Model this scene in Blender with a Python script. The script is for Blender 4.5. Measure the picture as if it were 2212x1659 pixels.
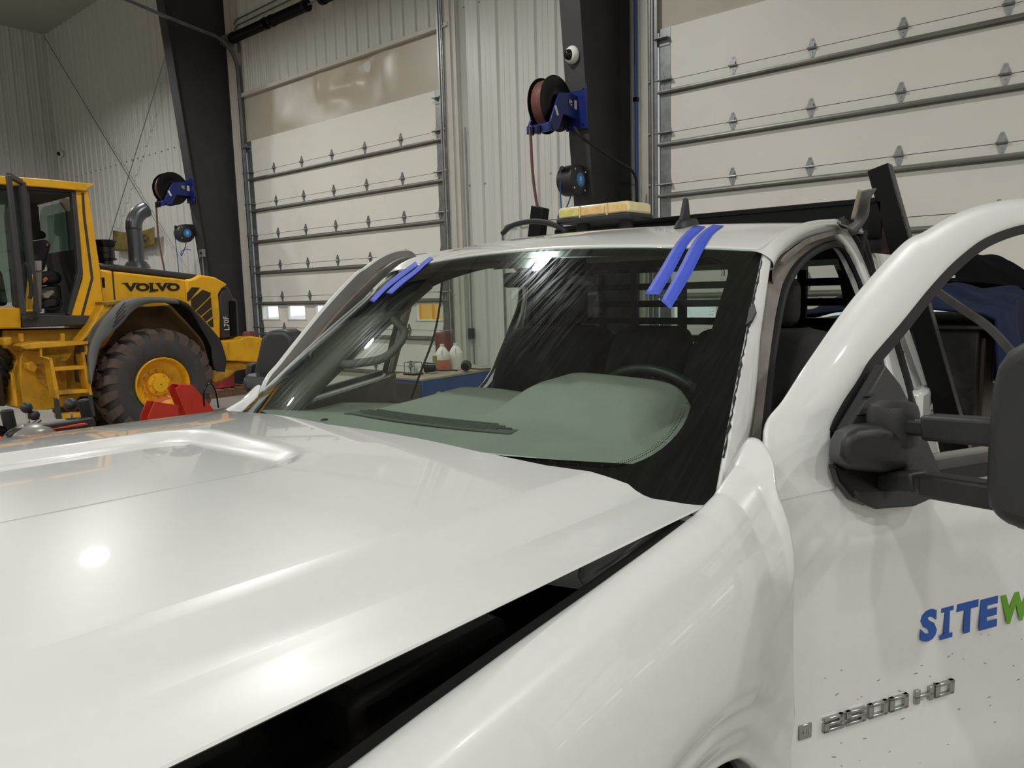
import bpy, math, random
import numpy as np
from mathutils import Vector, Matrix
random.seed(7)
SC = bpy.context.scene
COL = SC.collection
for _o in list(bpy.data.objects): bpy.data.objects.remove(_o)

# ------------------------------------------------------------------ camera
FPX, CX, CY, CAMZ = 1626.3, 1106.0, 829.5, 1.77
YAW, PITCH, ROLL = math.radians(40.15), math.radians(7.12), math.radians(-1.63)
_f = Vector((-math.sin(YAW)*math.cos(PITCH), math.cos(YAW)*math.cos(PITCH), -math.sin(PITCH)))
_r = Vector((math.cos(YAW), math.sin(YAW), 0)); _u = _r.cross(_f)
CR = _r*math.cos(ROLL) + _u*math.sin(ROLL); CU = -_r*math.sin(ROLL) + _u*math.cos(ROLL); CF = _f
CAM = Vector((0, 0, CAMZ))
cam_data = bpy.data.cameras.new('camera'); cam = bpy.data.objects.new('camera', cam_data); COL.objects.link(cam)
cam_data.sensor_fit = 'HORIZONTAL'; cam_data.sensor_width = 36; cam_data.lens = FPX/2212*36
cam_data.clip_start = 0.02; cam_data.clip_end = 300
mw = Matrix((CR, CU, -CF)).transposed().to_4x4(); mw.translation = CAM
cam.matrix_world = mw
SC.camera = cam

# ------------------------------------------------------------------ world: bright overcast daylight outside the hall
world = bpy.data.worlds.new('overcast_sky'); SC.world = world; world.use_nodes = True
bg = world.node_tree.nodes['Background']; bg.inputs[0].default_value = (0.86, 0.93, 1.0, 1); bg.inputs[1].default_value = 2.6
SC.view_settings.view_transform = 'Standard'; SC.view_settings.look = 'None'
SC.view_settings.gamma = 1.0; SC.view_settings.use_curve_mapping = False
SC.view_settings.exposure = -0.50

# high-bay lamps of the hall, some added to brighten the truck (built as things further down, light included)
LAMP_Z = 6.95
LAMP_W = 208.0
LAMPS = [(x, 4.6) for x in (-17.4, -11.5, -5.6, 4.2, 8.6)] + [(x, -3.0) for x in (-14.6, -8.4, -2.4, 1.2, 4.8, 8.8)] + [(x, -9.4) for x in (-17.4, -11.5, -5.6, 0.6, 6.0)]

# ------------------------------------------------------------------ helpers
def ray(px, py): return CR*((px-CX)/FPX) - CU*((py-CY)/FPX) + CF
def atX(px, py, X): d = ray(px, py); return CAM + d*(X/d.x)
def atY(px, py, Y): d = ray(px, py); return CAM + d*(Y/d.y)
def atZ(px, py, Z): d = ray(px, py); return CAM + d*((Z-CAMZ)/d.z)
def atP(px, py, p0, n):
    d = ray(px, py); n = Vector(n); return CAM + d*((Vector(p0)-CAM).dot(n)/d.dot(n))
def lin(c): return tuple(((v/255+0.055)/1.055)**2.4 if v/255 > 0.04045 else v/255/12.92 for v in c)
MATS = {}
def mat(name, col, rough=0.5, metal=0.0, var=0.0, scale=4.0, bump=0.0, bscale=60.0, coat=0.0, emit=0.0, spec=0.5, dirt=None, dirt_amt=0.0, dscale=3.0, stretch=None):
    if name in MATS: return MATS[name]
    m = bpy.data.materials.new(name); m.use_nodes = True; nt = m.node_tree; b = nt.nodes['Principled BSDF']
    c = lin(col); b.inputs['Base Color'].default_value = (*c, 1)
    b.inputs['Roughness'].default_value = rough; b.inputs['Metallic'].default_value = metal
    b.inputs['Specular IOR Level'].default_value = spec
    if coat: b.inputs['Coat Weight'].default_value = coat; b.inputs['Coat Roughness'].default_value = 0.03
    if emit: b.inputs['Emission Color'].default_value = (*c, 1); b.inputs['Emission Strength'].default_value = emit
    tc = nt.nodes.new('ShaderNodeTexCoord')
    src = tc.outputs['Object']
    if stretch:
        mp = nt.nodes.new('ShaderNodeMapping'); mp.inputs['Scale'].default_value = stretch
        nt.links.new(src, mp.inputs['Vector']); src = mp.outputs['Vector']
    last = None
    if var:
        n = nt.nodes.new('ShaderNodeTexNoise'); n.inputs['Scale'].default_value = scale; n.inputs['Detail'].default_value = 4
        nt.links.new(src, n.inputs['Vector'])
        r = nt.nodes.new('ShaderNodeValToRGB'); r.color_ramp.elements[0].position = 0.3; r.color_ramp.elements[1].position = 0.7
        r.color_ramp.elements[0].color = (*[v*(1-var) for v in c], 1); r.color_ramp.elements[1].color = (*[min(1, v*(1+var)) for v in c], 1)
        nt.links.new(n.outputs['Fac'], r.inputs['Fac']); last = r.outputs['Color']
    if dirt:
        n2 = nt.nodes.new('ShaderNodeTexNoise'); n2.inputs['Scale'].default_value = dscale; n2.inputs['Detail'].default_value = 8
        n2.inputs['Roughness'].default_value = 0.7
        nt.links.new(src, n2.inputs['Vector'])
        r2 = nt.nodes.new('ShaderNodeValToRGB'); r2.color_ramp.elements[0].position = 0.52; r2.color_ramp.elements[1].position = 0.72
        r2.color_ramp.elements[1].color = (dirt_amt,)*3 + (1,)
        nt.links.new(n2.outputs['Fac'], r2.inputs['Fac'])
        mx = nt.nodes.new('ShaderNodeMix'); mx.data_type = 'RGBA'
        nt.links.new(r2.outputs['Color'], mx.inputs['Factor'])
        if last: nt.links.new(last, mx.inputs['A'])
        else: mx.inputs['A'].default_value = (*c, 1)
        mx.inputs['B'].default_value = (*lin(dirt), 1); last = mx.outputs['Result']
    if last: nt.links.new(last, b.inputs['Base Color'])
    if bump:
        n3 = nt.nodes.new('ShaderNodeTexNoise'); n3.inputs['Scale'].default_value = bscale; n3.inputs['Detail'].default_value = 3
        nt.links.new(src, n3.inputs['Vector'])
        bp = nt.nodes.new('ShaderNodeBump'); bp.inputs['Strength'].default_value = bump; bp.inputs['Distance'].default_value = 0.01
        nt.links.new(n3.outputs['Fac'], bp.inputs['Height']); nt.links.new(bp.outputs['Normal'], b.inputs['Normal'])
    MATS[name] = m; return m

def cr(pts, n):
    """Catmull-Rom resample of a point list to n points, even in parameter"""
    P = np.array([list(p) for p in pts], float); k = len(P)
    if k == 2:
        return [Vector(P[0]*(1-t)+P[1]*t) for t in np.linspace(0, 1, n)]
    Q = np.vstack([2*P[0]-P[1], P, 2*P[-1]-P[-2]]); out = []
    for t in np.linspace(0, k-1, n):
        i = min(int(t), k-2); f = t-i; a, b, c, d = Q[i:i+4]
        out.append(Vector(0.5*((2*b)+(-a+c)*f+(2*a-5*b+4*c-d)*f*f+(-a+3*b-3*c+d)*f**3)))
    return out
def V3(*a): return Vector(a)

class MB:
    def __init__(s): s.v = []; s.f = []
    def add(s, vs, fs):
        o = len(s.v); s.v += [Vector(p) for p in vs]; s.f += [tuple(i+o for i in f) for f in fs]; return s
    def box(s, c, d, rz=0.0, M=None):
        c = Vector(c); h = Vector(d)/2; R = M if M is not None else Matrix.Rotation(rz, 3, 'Z')
        vs = [c + R @ Vector((x*h.x, y*h.y, z*h.z)) for x in (-1, 1) for y in (-1, 1) for z in (-1, 1)]
        return s.add(vs, [(0,1,3,2),(4,6,7,5),(0,4,5,1),(2,3,7,6),(0,2,6,4),(1,5,7,3)])
    def bar(s, a, b, w, h, up=(0,0,1)):
        a = Vector(a); b = Vector(b); d = (b-a); L = d.length; d.normalize(); u = Vector(up); r = d.cross(u)
        if r.length < 1e-4: r = d.cross(Vector((1,0,0)))
        r.normalize(); u = r.cross(d)
        vs = [p + r*(x*w/2) + u*(y*h/2) for p in (a, b) for x, y in ((-1,-1),(1,-1),(1,1),(-1,1))]
        return s.add(vs, [(3,2,1,0),(4,5,6,7),(0,1,5,4),(1,2,6,5),(2,3,7,6),(3,0,4,7)])
    def cyl(s, a, b, r0, r1=None, n=16, cap=True):
        r1 = r0 if r1 is None else r1; a = Vector(a); b = Vector(b); d = (b-a).normalized()
        x = d.orthogonal().normalized(); y = d.cross(x)
        vs = [p + (x*math.cos(t)+y*math.sin(t))*r for p, r in ((a, r0), (b, r1)) for t in [2*math.pi*i/n for i in range(n)]]
        fs = [(i, (i+1) % n, n+(i+1) % n, n+i) for i in range(n)]
        if cap: fs += [tuple(range(n))[::-1], tuple(range(n, 2*n))]
        return s.add(vs, fs)
    def tube(s, pts, r, n=10, closed=False, flat=None, up=None, cap=True):
        """sweep; r number or list; flat=(w,h) for rectangular section"""
        P = [Vector(p) for p in pts]; k = len(P); rings = []; prev = None
        for i, p in enumerate(P):
            a = P[(i-1) % k] if (closed or i > 0) else P[i]; b = P[(i+1) % k] if (closed or i < k-1) else P[i]
            d = (b-a).normalized()
            if up is not None:
                x = Vector(up).cross(d); x.normalize()
            elif prev is None: x = d.orthogonal().normalized()
            else: x = (prev - d*prev.dot(d)).normalized()
            prev = x; y = d.cross(x); rr = r[i] if isinstance(r, (list, tuple)) else r
            if flat: rings.append([p + x*(sx*flat[0]/2) + y*(sy*flat[1]/2) for sx, sy in ((-1,-1),(1,-1),(1,1),(-1,1))])
            else: rings.append([p + (x*math.cos(2*math.pi*j/n)+y*math.sin(2*math.pi*j/n))*rr for j in range(n)])
        m = len(rings[0]); vs = [q for rg in rings for q in rg]; fs = []
        for i in range(k if closed else k-1):
            for j in range(m):
                a, b = i*m, ((i+1) % k)*m; fs.append((a+j, a+(j+1) % m, b+(j+1) % m, b+j))
        if cap and not closed: fs += [tuple(range(m))[::-1], tuple(range((k-1)*m, k*m))]
        return s.add(vs, fs)
    def prism(s, pts, vec):
        """closed polygon of 3-D points extruded by vec"""
        P = [Vector(p) for p in pts]; v = Vector(vec); n = len(P)
        return s.add(P + [p+v for p in P], [tuple(range(n))[::-1], tuple(range(n, 2*n))] + [(i, (i+1) % n, n+(i+1) % n, n+i) for i in range(n)])
    def lathe(s, prof, c, axis='Z', n=32, closed=False):
        c = Vector(c); A = {'X': (V3(0,1,0), V3(0,0,1), V3(1,0,0)), 'Y': (V3(0,0,1), V3(1,0,0), V3(0,1,0)), 'Z': (V3(1,0,0), V3(0,1,0), V3(0,0,1))}[axis] if isinstance(axis, str) else axis
        vs = [c + (A[0]*math.cos(2*math.pi*i/n)+A[1]*math.sin(2*math.pi*i/n))*r + A[2]*h for r, h in prof for i in range(n)]
        k = len(prof); fs = [(j*n+i, j*n+(i+1) % n, (j+1)*n+(i+1) % n, (j+1)*n+i) for j in range(k-1) for i in range(n)]
        if closed: fs += [((k-1)*n+i, (k-1)*n+(i+1) % n, (i+1) % n, i) for i in range(n)]
        else: fs += [tuple(range(n))[::-1], tuple(range((k-1)*n, k*n))]
        return s.add(vs, fs)
    def grid(s, rows, flip=False):
        k = len(rows); m = len(rows[0]); vs = [p for r in rows for p in r]; fs = []
        for i in range(k-1):
            for j in range(m-1):
                q = (i*m+j, i*m+j+1, (i+1)*m+j+1, (i+1)*m+j); fs.append(q[::-1] if flip else q)
        return s.add(vs, fs)
    def loft(s, rows, nu, nv, flip=False):
        R = [cr(r, nu) for r in rows]; cols = [cr([R[i][j] for i in range(len(R))], nv) for j in range(nu)]
        return s.grid([[cols[j][i] for j in range(nu)] for i in range(nv)], flip)
    def sphere(s, c, r, n=12, sc=(1,1,1)):
        pr = [(max(1e-4, math.cos(t)), math.sin(t)) for t in np.linspace(-math.pi/2, math.pi/2, n//2+1)]; c = Vector(c)
        vs = [c + Vector((a*math.cos(2*math.pi*i/n)*r*sc[0], a*math.sin(2*math.pi*i/n)*r*sc[1], h*r*sc[2])) for a, h in pr for i in range(n)]
        fs = [(j*n+i, j*n+(i+1) % n, (j+1)*n+(i+1) % n, (j+1)*n+i) for j in range(len(pr)-1) for i in range(n)]
        return s.add(vs, fs)
    def mesh(s, name, m, smooth=True, angle=38):
        me = bpy.data.meshes.new(name); me.from_pydata([tuple(p) for p in s.v], [], s.f); me.update()
        if m: me.materials.append(m)
        if smooth:
            for p in me.polygons: p.use_smooth = True
            me.set_sharp_from_angle(angle=math.radians(angle))
        return me
    def build(s, name, m, parent=None, smooth=True, angle=38, solid=0.0, bevel=0.0, sub=0, off=-1, seg=2, label=None):
        return link(name, s.mesh(name, m, smooth, angle), parent, solid, bevel, sub, off, seg, label)
ROOT = {}
def link(name, me, parent=None, solid=0.0, bevel=0.0, sub=0, off=-1, seg=2, label=None):
    o = bpy.data.objects.new(name, me); COL.objects.link(o)
    if parent is not None:
        o.parent = parent
        if parent.name in ROOT: o.matrix_parent_inverse = ROOT[parent.name].inverted()
    if sub:
        q = o.modifiers.new('sub', 'SUBSURF'); q.levels = sub; q.render_levels = sub
    if solid:
        q = o.modifiers.new('solid', 'SOLIDIFY'); q.thickness = solid; q.offset = off
    if bevel:
        q = o.modifiers.new('bevel', 'BEVEL'); q.width = bevel; q.segments = seg; q.limit_method = 'ANGLE'; q.angle_limit = math.radians(40)
    if label: o['label'] = label
    return o
def tag(o, label, cat, group=None, kind=None):
    o['label'] = label
    if cat: o['category'] = cat
    if group: o['group'] = group
    if kind: o['kind'] = kind
    return o
def thing(name, label, cat, loc, group=None, kind=None):
    o = bpy.data.objects.new(name, None); COL.objects.link(o); o.location = loc; o.empty_display_size = 0.1
    ROOT[o.name] = Matrix.Translation(Vector(loc)); tag(o, label, cat, group, kind); return o
def struct(o):
    o['kind'] = 'structure'; return o
def copy_tree(o, parent=None):
    c = o.copy(); COL.objects.link(c)
    if parent is not None: c.parent = parent; c.matrix_parent_inverse = o.matrix_parent_inverse.copy()
    for ch in list(o.children): copy_tree(ch, c)
    return c
def text_obj(name, body, m, parent, origin, xdir, ydir, size, depth=0.002, sx=1.0, bold=0.0, shear=0.0, space=1.0, label=None, width=None):
    """lettering as a mesh: origin = lower left, xdir/ydir unit vectors of the writing plane; width fits the word to that length"""
    cu = bpy.data.curves.new(name, 'FONT'); cu.body = body; cu.size = 1.0; cu.extrude = 0.5; cu.offset = bold; cu.shear = shear; cu.space_character = space
    cu.resolution_u = 3
    t = bpy.data.objects.new('tmp_text', cu); COL.objects.link(t)
    dg = bpy.context.evaluated_depsgraph_get(); me = bpy.data.meshes.new_from_object(t.evaluated_get(dg))
    bpy.data.objects.remove(t); bpy.data.curves.remove(cu)
    xs = [v.co.x for v in me.vertices]; ys = [v.co.y for v in me.vertices]; x0, x1, y0, y1 = min(xs), max(xs), min(ys), max(ys)
    X = Vector(xdir).normalized(); Y = Vector(ydir).normalized(); Z = X.cross(Y).normalized(); O = Vector(origin)
    ky = size/(y1-y0); kx = (width/(x1-x0)) if width else ky*sx
    for v in me.vertices:
        c = v.co.copy(); v.co = O + X*((c.x-x0)*kx) + Y*((c.y-y0)*ky) + Z*((c.z+0.5)*depth)
    me.materials.clear(); me.materials.append(m)
    return link(name, me, parent, label=label)

# ------------------------------------------------------------------ materials
WALLP = mat('wall_sheet_paint', (208, 208, 203), 0.36, var=0.05, scale=1.3, dirt=(150, 140, 118), dirt_amt=0.25, dscale=1.5, stretch=(1, 1, 0.25))
BEIGE = mat('beige_header_sheet', (186, 180, 164), 0.33, var=0.06, scale=0.9, dirt=(150, 138, 95), dirt_amt=0.35, dscale=1.2, bump=0.9, bscale=0.9)
TRIMP = mat('trim_paint', (196, 193, 184), 0.4, var=0.04)
CEIL = mat('ceiling_vinyl', (176, 174, 166), 0.6, var=0.06, scale=0.8, bump=0.6, bscale=1.6)
CONC = mat('concrete_floor', (160, 155, 148), 0.5, var=0.16, scale=1.2, dirt=(95, 86, 76), dirt_amt=0.5, dscale=0.7, bump=0.15, bscale=40)
DOORP = mat('door_panel_paint', (230, 227, 219), 0.5, var=0.03, scale=1.0, dirt=(180, 168, 148), dirt_amt=0.2, dscale=0.8, bump=0.1, bscale=220)
GALV = mat('galvanised_steel', (150, 152, 153), 0.38, metal=0.85, var=0.18, scale=9)
STRUT = mat('strut_steel', (126, 124, 118), 0.42, metal=0.6, var=0.12, scale=4)
COLP = mat('column_grey_paint', (52, 52, 54), 0.62, var=0.1, scale=2, dirt=(80, 76, 70), dirt_amt=0.25)
BLACKM = mat('black_steel_paint', (11, 11, 12), 0.3, spec=0.25, var=0.2, scale=6)
BLACKR = mat('black_rubber', (24, 24, 24), 0.6, var=0.15, scale=12, bump=0.1, bscale=150)
BLACKP = mat('black_plastic', (38, 38, 39), 0.45, var=0.08, scale=10, bump=0.12, bscale=420)
WHITEP = mat('white_plastic', (222, 222, 218), 0.35)
REDP = mat('red_bollard_paint', (112, 42, 40), 0.5, var=0.15, dirt=(70, 50, 46), dirt_amt=0.5)
BLUEP = mat('reel_blue_paint', (18, 34, 104), 0.35, var=0.1)
HOSE_R = mat('red_brown_hose', (104, 62, 55), 0.5, var=0.12, scale=12)
BLUE_C = mat('blue_air_line', (34, 74, 140), 0.4)
CHROME = mat('chrome', (200, 200, 200), 0.12, metal=1.0)

def glass(name, tint, refl_rough=0.02, haze=0.0, tint2=None):
    m = bpy.data.materials.new(name); m.use_nodes = True; nt = m.node_tree; nt.nodes.clear()
    o = nt.nodes.new('ShaderNodeOutputMaterial'); tr = nt.nodes.new('ShaderNodeBsdfTransparent'); tr.inputs[0].default_value = (*tint, 1)
    gl = nt.nodes.new('ShaderNodeBsdfGlossy'); gl.inputs['Roughness'].default_value = refl_rough; gl.inputs[0].default_value = (0.95, 0.97, 1, 1)
    fr = nt.nodes.new('ShaderNodeFresnel')
    ge = nt.nodes.new('ShaderNodeNewGeometry'); mr = nt.nodes.new('ShaderNodeMapRange'); mr.inputs['To Min'].default_value = 1.5; mr.inputs['To Max'].default_value = 1/1.5
    nt.links.new(ge.outputs['Backfacing'], mr.inputs['Value']); nt.links.new(mr.outputs[0], fr.inputs[0])
    mx = nt.nodes.new('ShaderNodeMixShader'); nt.links.new(fr.outputs[0], mx.inputs[0]); nt.links.new(tr.outputs[0], mx.inputs[1]); nt.links.new(gl.outputs[0], mx.inputs[2])
    last = mx
    if haze:
        # wiping streaks: fine scratches and film on the pane
        tc = nt.nodes.new('ShaderNodeTexCoord'); mp = nt.nodes.new('ShaderNodeMapping'); mp.inputs['Rotation'].default_value = (0, 0, 0.6)
        mp.inputs['Scale'].default_value = (40, 2.5, 2.5)
        nt.links.new(tc.outputs['Object'], mp.inputs['Vector'])
        n = nt.nodes.new('ShaderNodeTexNoise'); n.inputs['Scale'].default_value = 2.2; n.inputs['Detail'].default_value = 6; n.inputs['Distortion'].default_value = 1.0
        nt.links.new(mp.outputs[0], n.inputs['Vector'])
        r = nt.nodes.new('ShaderNodeValToRGB'); r.color_ramp.elements[0].position = 0.45; r.color_ramp.elements[1].position = 0.8
        r.color_ramp.elements[1].color = (haze,)*3 + (1,)
        nt.links.new(n.outputs['Fac'], r.inputs['Fac'])
        g2 = nt.nodes.new('ShaderNodeBsdfGlossy'); g2.inputs['Roughness'].default_value = 0.22; g2.inputs[0].default_value = (0.8, 0.85, 0.9, 1)
        m2 = nt.nodes.new('ShaderNodeMixShader'); nt.links.new(r.outputs['Color'], m2.inputs[0]); nt.links.new(mx.outputs[0], m2.inputs[1]); nt.links.new(g2.outputs[0], m2.inputs[2]); last = m2
    nt.links.new(last.outputs[0], o.inputs[0]); MATS[name] = m; return m
PANE = glass('window_pane', (0.93, 0.95, 0.95))

# ------------------------------------------------------------------ the hall
WY, LX, RX, FY, CZ = 8.5, -23.6, 10.5, -14.0, 9.1
D1L, D1R, D2L, D2R, DTOP, TRZ = -13.87, -8.40, -4.69, 0.70, 4.835, 5.72
D3L, D3R = 4.49, 9.88
floor = struct(MB().box(((LX+RX)/2, (FY+WY)/2+3, -0.1), (RX-LX+0.6, WY-FY+6.6, 0.2)).build('floor', CONC, smooth=False)); floor['label'] = 'grey concrete workshop floor'
ceiling = struct(MB().box(((LX+RX)/2, (FY+WY)/2, CZ+0.1), (RX-LX+0.6, WY-FY+0.6, 0.2)).build('ceiling', CEIL, smooth=False)); ceiling['label'] = 'dim vinyl faced ceiling of the hall'
b = MB()
for x0, x1, z0, z1 in ((LX-0.3, D1L-0.06, 0, CZ), (D1R+0.06, D2L-0.06, 0, CZ), (D2R+0.06, D3L-0.06, 0, CZ), (D3R+0.06, RX+0.3, 0, CZ), (D3L-0.06, D3R+0.06, DTOP+0.03, CZ), (D1L-0.06, D1R+0.06, DTOP+0.03, CZ), (D2L-0.06, D2R+0.06, DTOP+0.03, CZ)):
    b.box(((x0+x1)/2, WY+0.16, (z0+z1)/2), (x1-x0, 0.2, z1-z0))
wall_back = struct(b.build('wall_back', WALLP, smooth=False)); wall_back['label'] = 'ribbed white metal wall with the two tall doors'
wall_left = struct(MB().box((LX-0.16, (FY+WY)/2, CZ/2), (0.2, WY-FY+0.6, CZ)).build('wall_left', WALLP, smooth=False)); wall_left['label'] = 'ribbed white metal end wall beyond the wheel loader'
wall_right = struct(MB().box((RX+0.16, (FY+WY)/2, CZ/2), (0.2, WY-FY+0.6, CZ)).build('wall_right', WALLP, smooth=False))
wall_front = struct(MB().box(((LX+RX)/2, FY-0.16, CZ/2), (RX-LX+0.6, 0.2, CZ)).build('wall_front', WALLP, smooth=False))
# ribbed sheet: three major ribs with fine stiffeners between, 0.914 m wide, unit height
def sheet_mesh():
    prof = []
    for k in range(3):
        o = k*0.3048
        prof += [(o, 0), (o+0.012, 0.0), (o+0.03, 0.032), (o+0.062, 0.032), (o+0.08, 0), (o+0.135, 0), (o+0.143, 0.007), (o+0.163, 0.007), (o+0.171, 0), (o+0.222, 0), (o+0.23, 0.007), (o+0.25, 0.007), (o+0.258, 0)]
    prof.append((0.9144, 0)); n = len(prof); m = MB()
    vs = [(x, -d, z) for z in (0, 1) for x, d in prof]
    m.add(vs, [(i, i+1, n+i+1, n+i) for i in range(n-1)])
    return m.mesh('wall_sheet', WALLP, smooth=False)
SHEET = sheet_mesh()
def sheets(parent, x0, x1, z0, z1, side='Y'):
    n = max(1, round((x1-x0)/0.9144)); k = (x1-x0)/(n*0.9144)
    for i in range(n):
        o = link('wall_sheet', SHEET, parent); o.scale = (k, 1, z1-z0)
        if side == 'Y': o.location = (x0+i*0.9144*k, WY+0.055, z0)
        else: o.location = (LX-0.055, x0+i*0.9144*k, z0); o.rotation_euler = (0, 0, math.pi/2)
sheets(wall_back, LX, -14.28, 0, CZ); sheets(wall_back, -8.08, -4.95, 0, CZ); sheets(wall_back, D1L-0.3, D1R+0.25, TRZ, CZ)
sheets(wall_back, D2L-0.2, D2R+0.2, TRZ, CZ); sheets(wall_back, D2R+0.3, D3L-0.3, 0, CZ); sheets(wall_back, D3L-0.2, D3R+0.2, TRZ, CZ)
sheets(wall_left, FY, WY, 0, CZ, 'X')
# flat dented header sheet above each door, ledge trim, jamb flashings
def header(x0, x1, dents):
    rows = []
    nx, nz = 60, 22
    for j in range(nz+1):
        z = DTOP - 0.03 + (TRZ-DTOP+0.03)*j/nz; r = []
        for i in range(nx+1):
            x = x0 + (x1-x0)*i/nx; d = 0.0
            for (u, w, su, sw, a) in dents:
                d += a*math.exp(-(((x-x0)/(x1-x0)-u)/su)**2-((j/nz-w)/sw)**2)
            edge = min(1, 6*min(j/nz, 1-j/nz)+0.1)
            r.append(V3(x, WY+0.03-d*edge, z))
        rows.append(r)
    return MB().grid(rows)
dents = [(0.45, 0.72, 0.02, 0.3, 0.05), (0.62, 0.5, 0.05, 0.22, 0.06), (0.66, 0.75, 0.03, 0.3, -0.05), (0.74, 0.55, 0.03, 0.5, 0.05), (0.5, 0.4, 0.08, 0.2, -0.03), (0.25, 0.3, 0.05, 0.3, 0.02), (0.56, 0.55, 0.06, 0.12, 0.035)]
header(D1L-0.2, D1R+0.2, dents).build('header_sheet', BEIGE, wall_back, angle=180)
header(D2L-0.2, D2R+0.2, [(0.2, 0.4, 0.1, 0.3, 0.03), (0.6, 0.5, 0.1, 0.2, -0.03)]).build('header_sheet', BEIGE, wall_back, angle=180)
header(D3L-0.2, D3R+0.2, [(0.3, 0.4, 0.1, 0.3, 0.03)]).build('header_sheet', BEIGE, wall_back, angle=180)
for x0, x1 in ((D1L-0.2, D1R+0.2), (D2L-0.2, D2R+0.2), (D3L-0.2, D3R+0.2)):
    MB().box(((x0+x1)/2, WY-0.01, TRZ), (x1-x0, 0.07, 0.075)).box(((x0+x1)/2, WY-0.05, TRZ-0.03), (x1-x0, 0.02, 0.02)).build('header_ledge', TRIMP, wall_back, bevel=0.006)
k = 0
for x, w in ((-14.12, 0.30), (D1R+0.22, 0.34), (D2L-0.16, 0.24), (D2R+0.16, 0.24)):
    t = MB().box((x, WY+0.02, CZ/2), (w, 0.10, CZ)).box((x-w/2+0.02, WY-0.045, CZ/2), (0.03, 0.05, CZ)).box((x+w*0.1, WY-0.04, CZ/2), (0.02, 0.04, CZ)).box((x+w/2-0.02, WY-0.045, CZ/2), (0.03, 0.05, CZ))
    k += 1; o = struct(t.build('trim_%d' % k, TRIMP, bevel=0.004)); o['label'] = 'pale steel jamb flashing beside a tall door'
# screw rows on the wall sheets
for z in (3.35, 5.9):
    for i in range(9):
        MB().cyl((-7.93+i*0.3048, WY+0.06, z), (-7.93+i*0.3048, WY+0.04, z), 0.011, n=8).build('wall_screw', GALV, wall_back)
for i in range(24):
    MB().cyl((LX+1.2+i*0.3048, WY+0.06, 5.15), (LX+1.2+i*0.3048, WY+0.035, 5.15), 0.018, n=6).build('wall_screw', GALV, wall_back)

# ------------------------------------------------------------------ sectional overhead doors
PITCHZ = 0.6125
def hinge_mesh():
    m = MB()
    up = [(-0.045, 0.004), (0.045, 0.004), (0.04, 0.03), (0.014, 0.10), (-0.014, 0.10), (-0.04, 0.03)]
    m.prism([(x, 0, z) for x, z in up], (0, -0.006, 0)); m.prism([(x, 0, -z) for x, z in up][::-1], (0, -0.006, 0))
    m.cyl((-0.05, -0.022, 0), (0.05, -0.022, 0), 0.012, n=8)
    m.box((0, -0.012, 0.022), (0.05, 0.022, 0.035))
    for x, z in ((0, 0.085), (0, -0.085), (0.018, 0.04), (-0.018, 0.04), (0.0, -0.04)): m.cyl((x, -0.004, z), (x, -0.012, z), 0.008, n=6)
    return m.mesh('hinge', GALV)
HINGE = hinge_mesh()
def bracket_mesh():
    m = MB()
    for dx in (-0.045, 0.045):
        up = [(-0.03, 0.004), (0.03, 0.004), (0.025, 0.04), (0.009, 0.11), (-0.009, 0.11), (-0.025, 0.04)]
        m.prism([(x+dx, 0, z) for x, z in up], (0, -0.006, 0)); m.prism([(x+dx, 0, -z) for x, z in up][::-1], (0, -0.006, 0))
    m.box((0, -0.028, 0), (0.19, 0.045, 0.012)); m.cyl((-0.2, -0.05, 0), (0.1, -0.05, 0), 0.011, n=8); m.cyl((-0.2, -0.05, 0), (-0.17, -0.05, 0), 0.03, n=12)
    return m.mesh('roller_bracket', GALV)
BRACK = bracket_mesh()
STILE_M = GALV
def strut_b(x0, x1, z):
    y = WY
    prof = [(0, 0.036), (-0.005, 0.036), (-0.006, 0.020), (-0.058, 0.016), (-0.062, 0.0), (-0.058, -0.016), (-0.006, -0.020), (-0.005, -0.034), (0, -0.034)]
    return MB().prism([(x0, y+d, z+h) for d, h in prof], (x1-x0, 0, 0))
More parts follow.
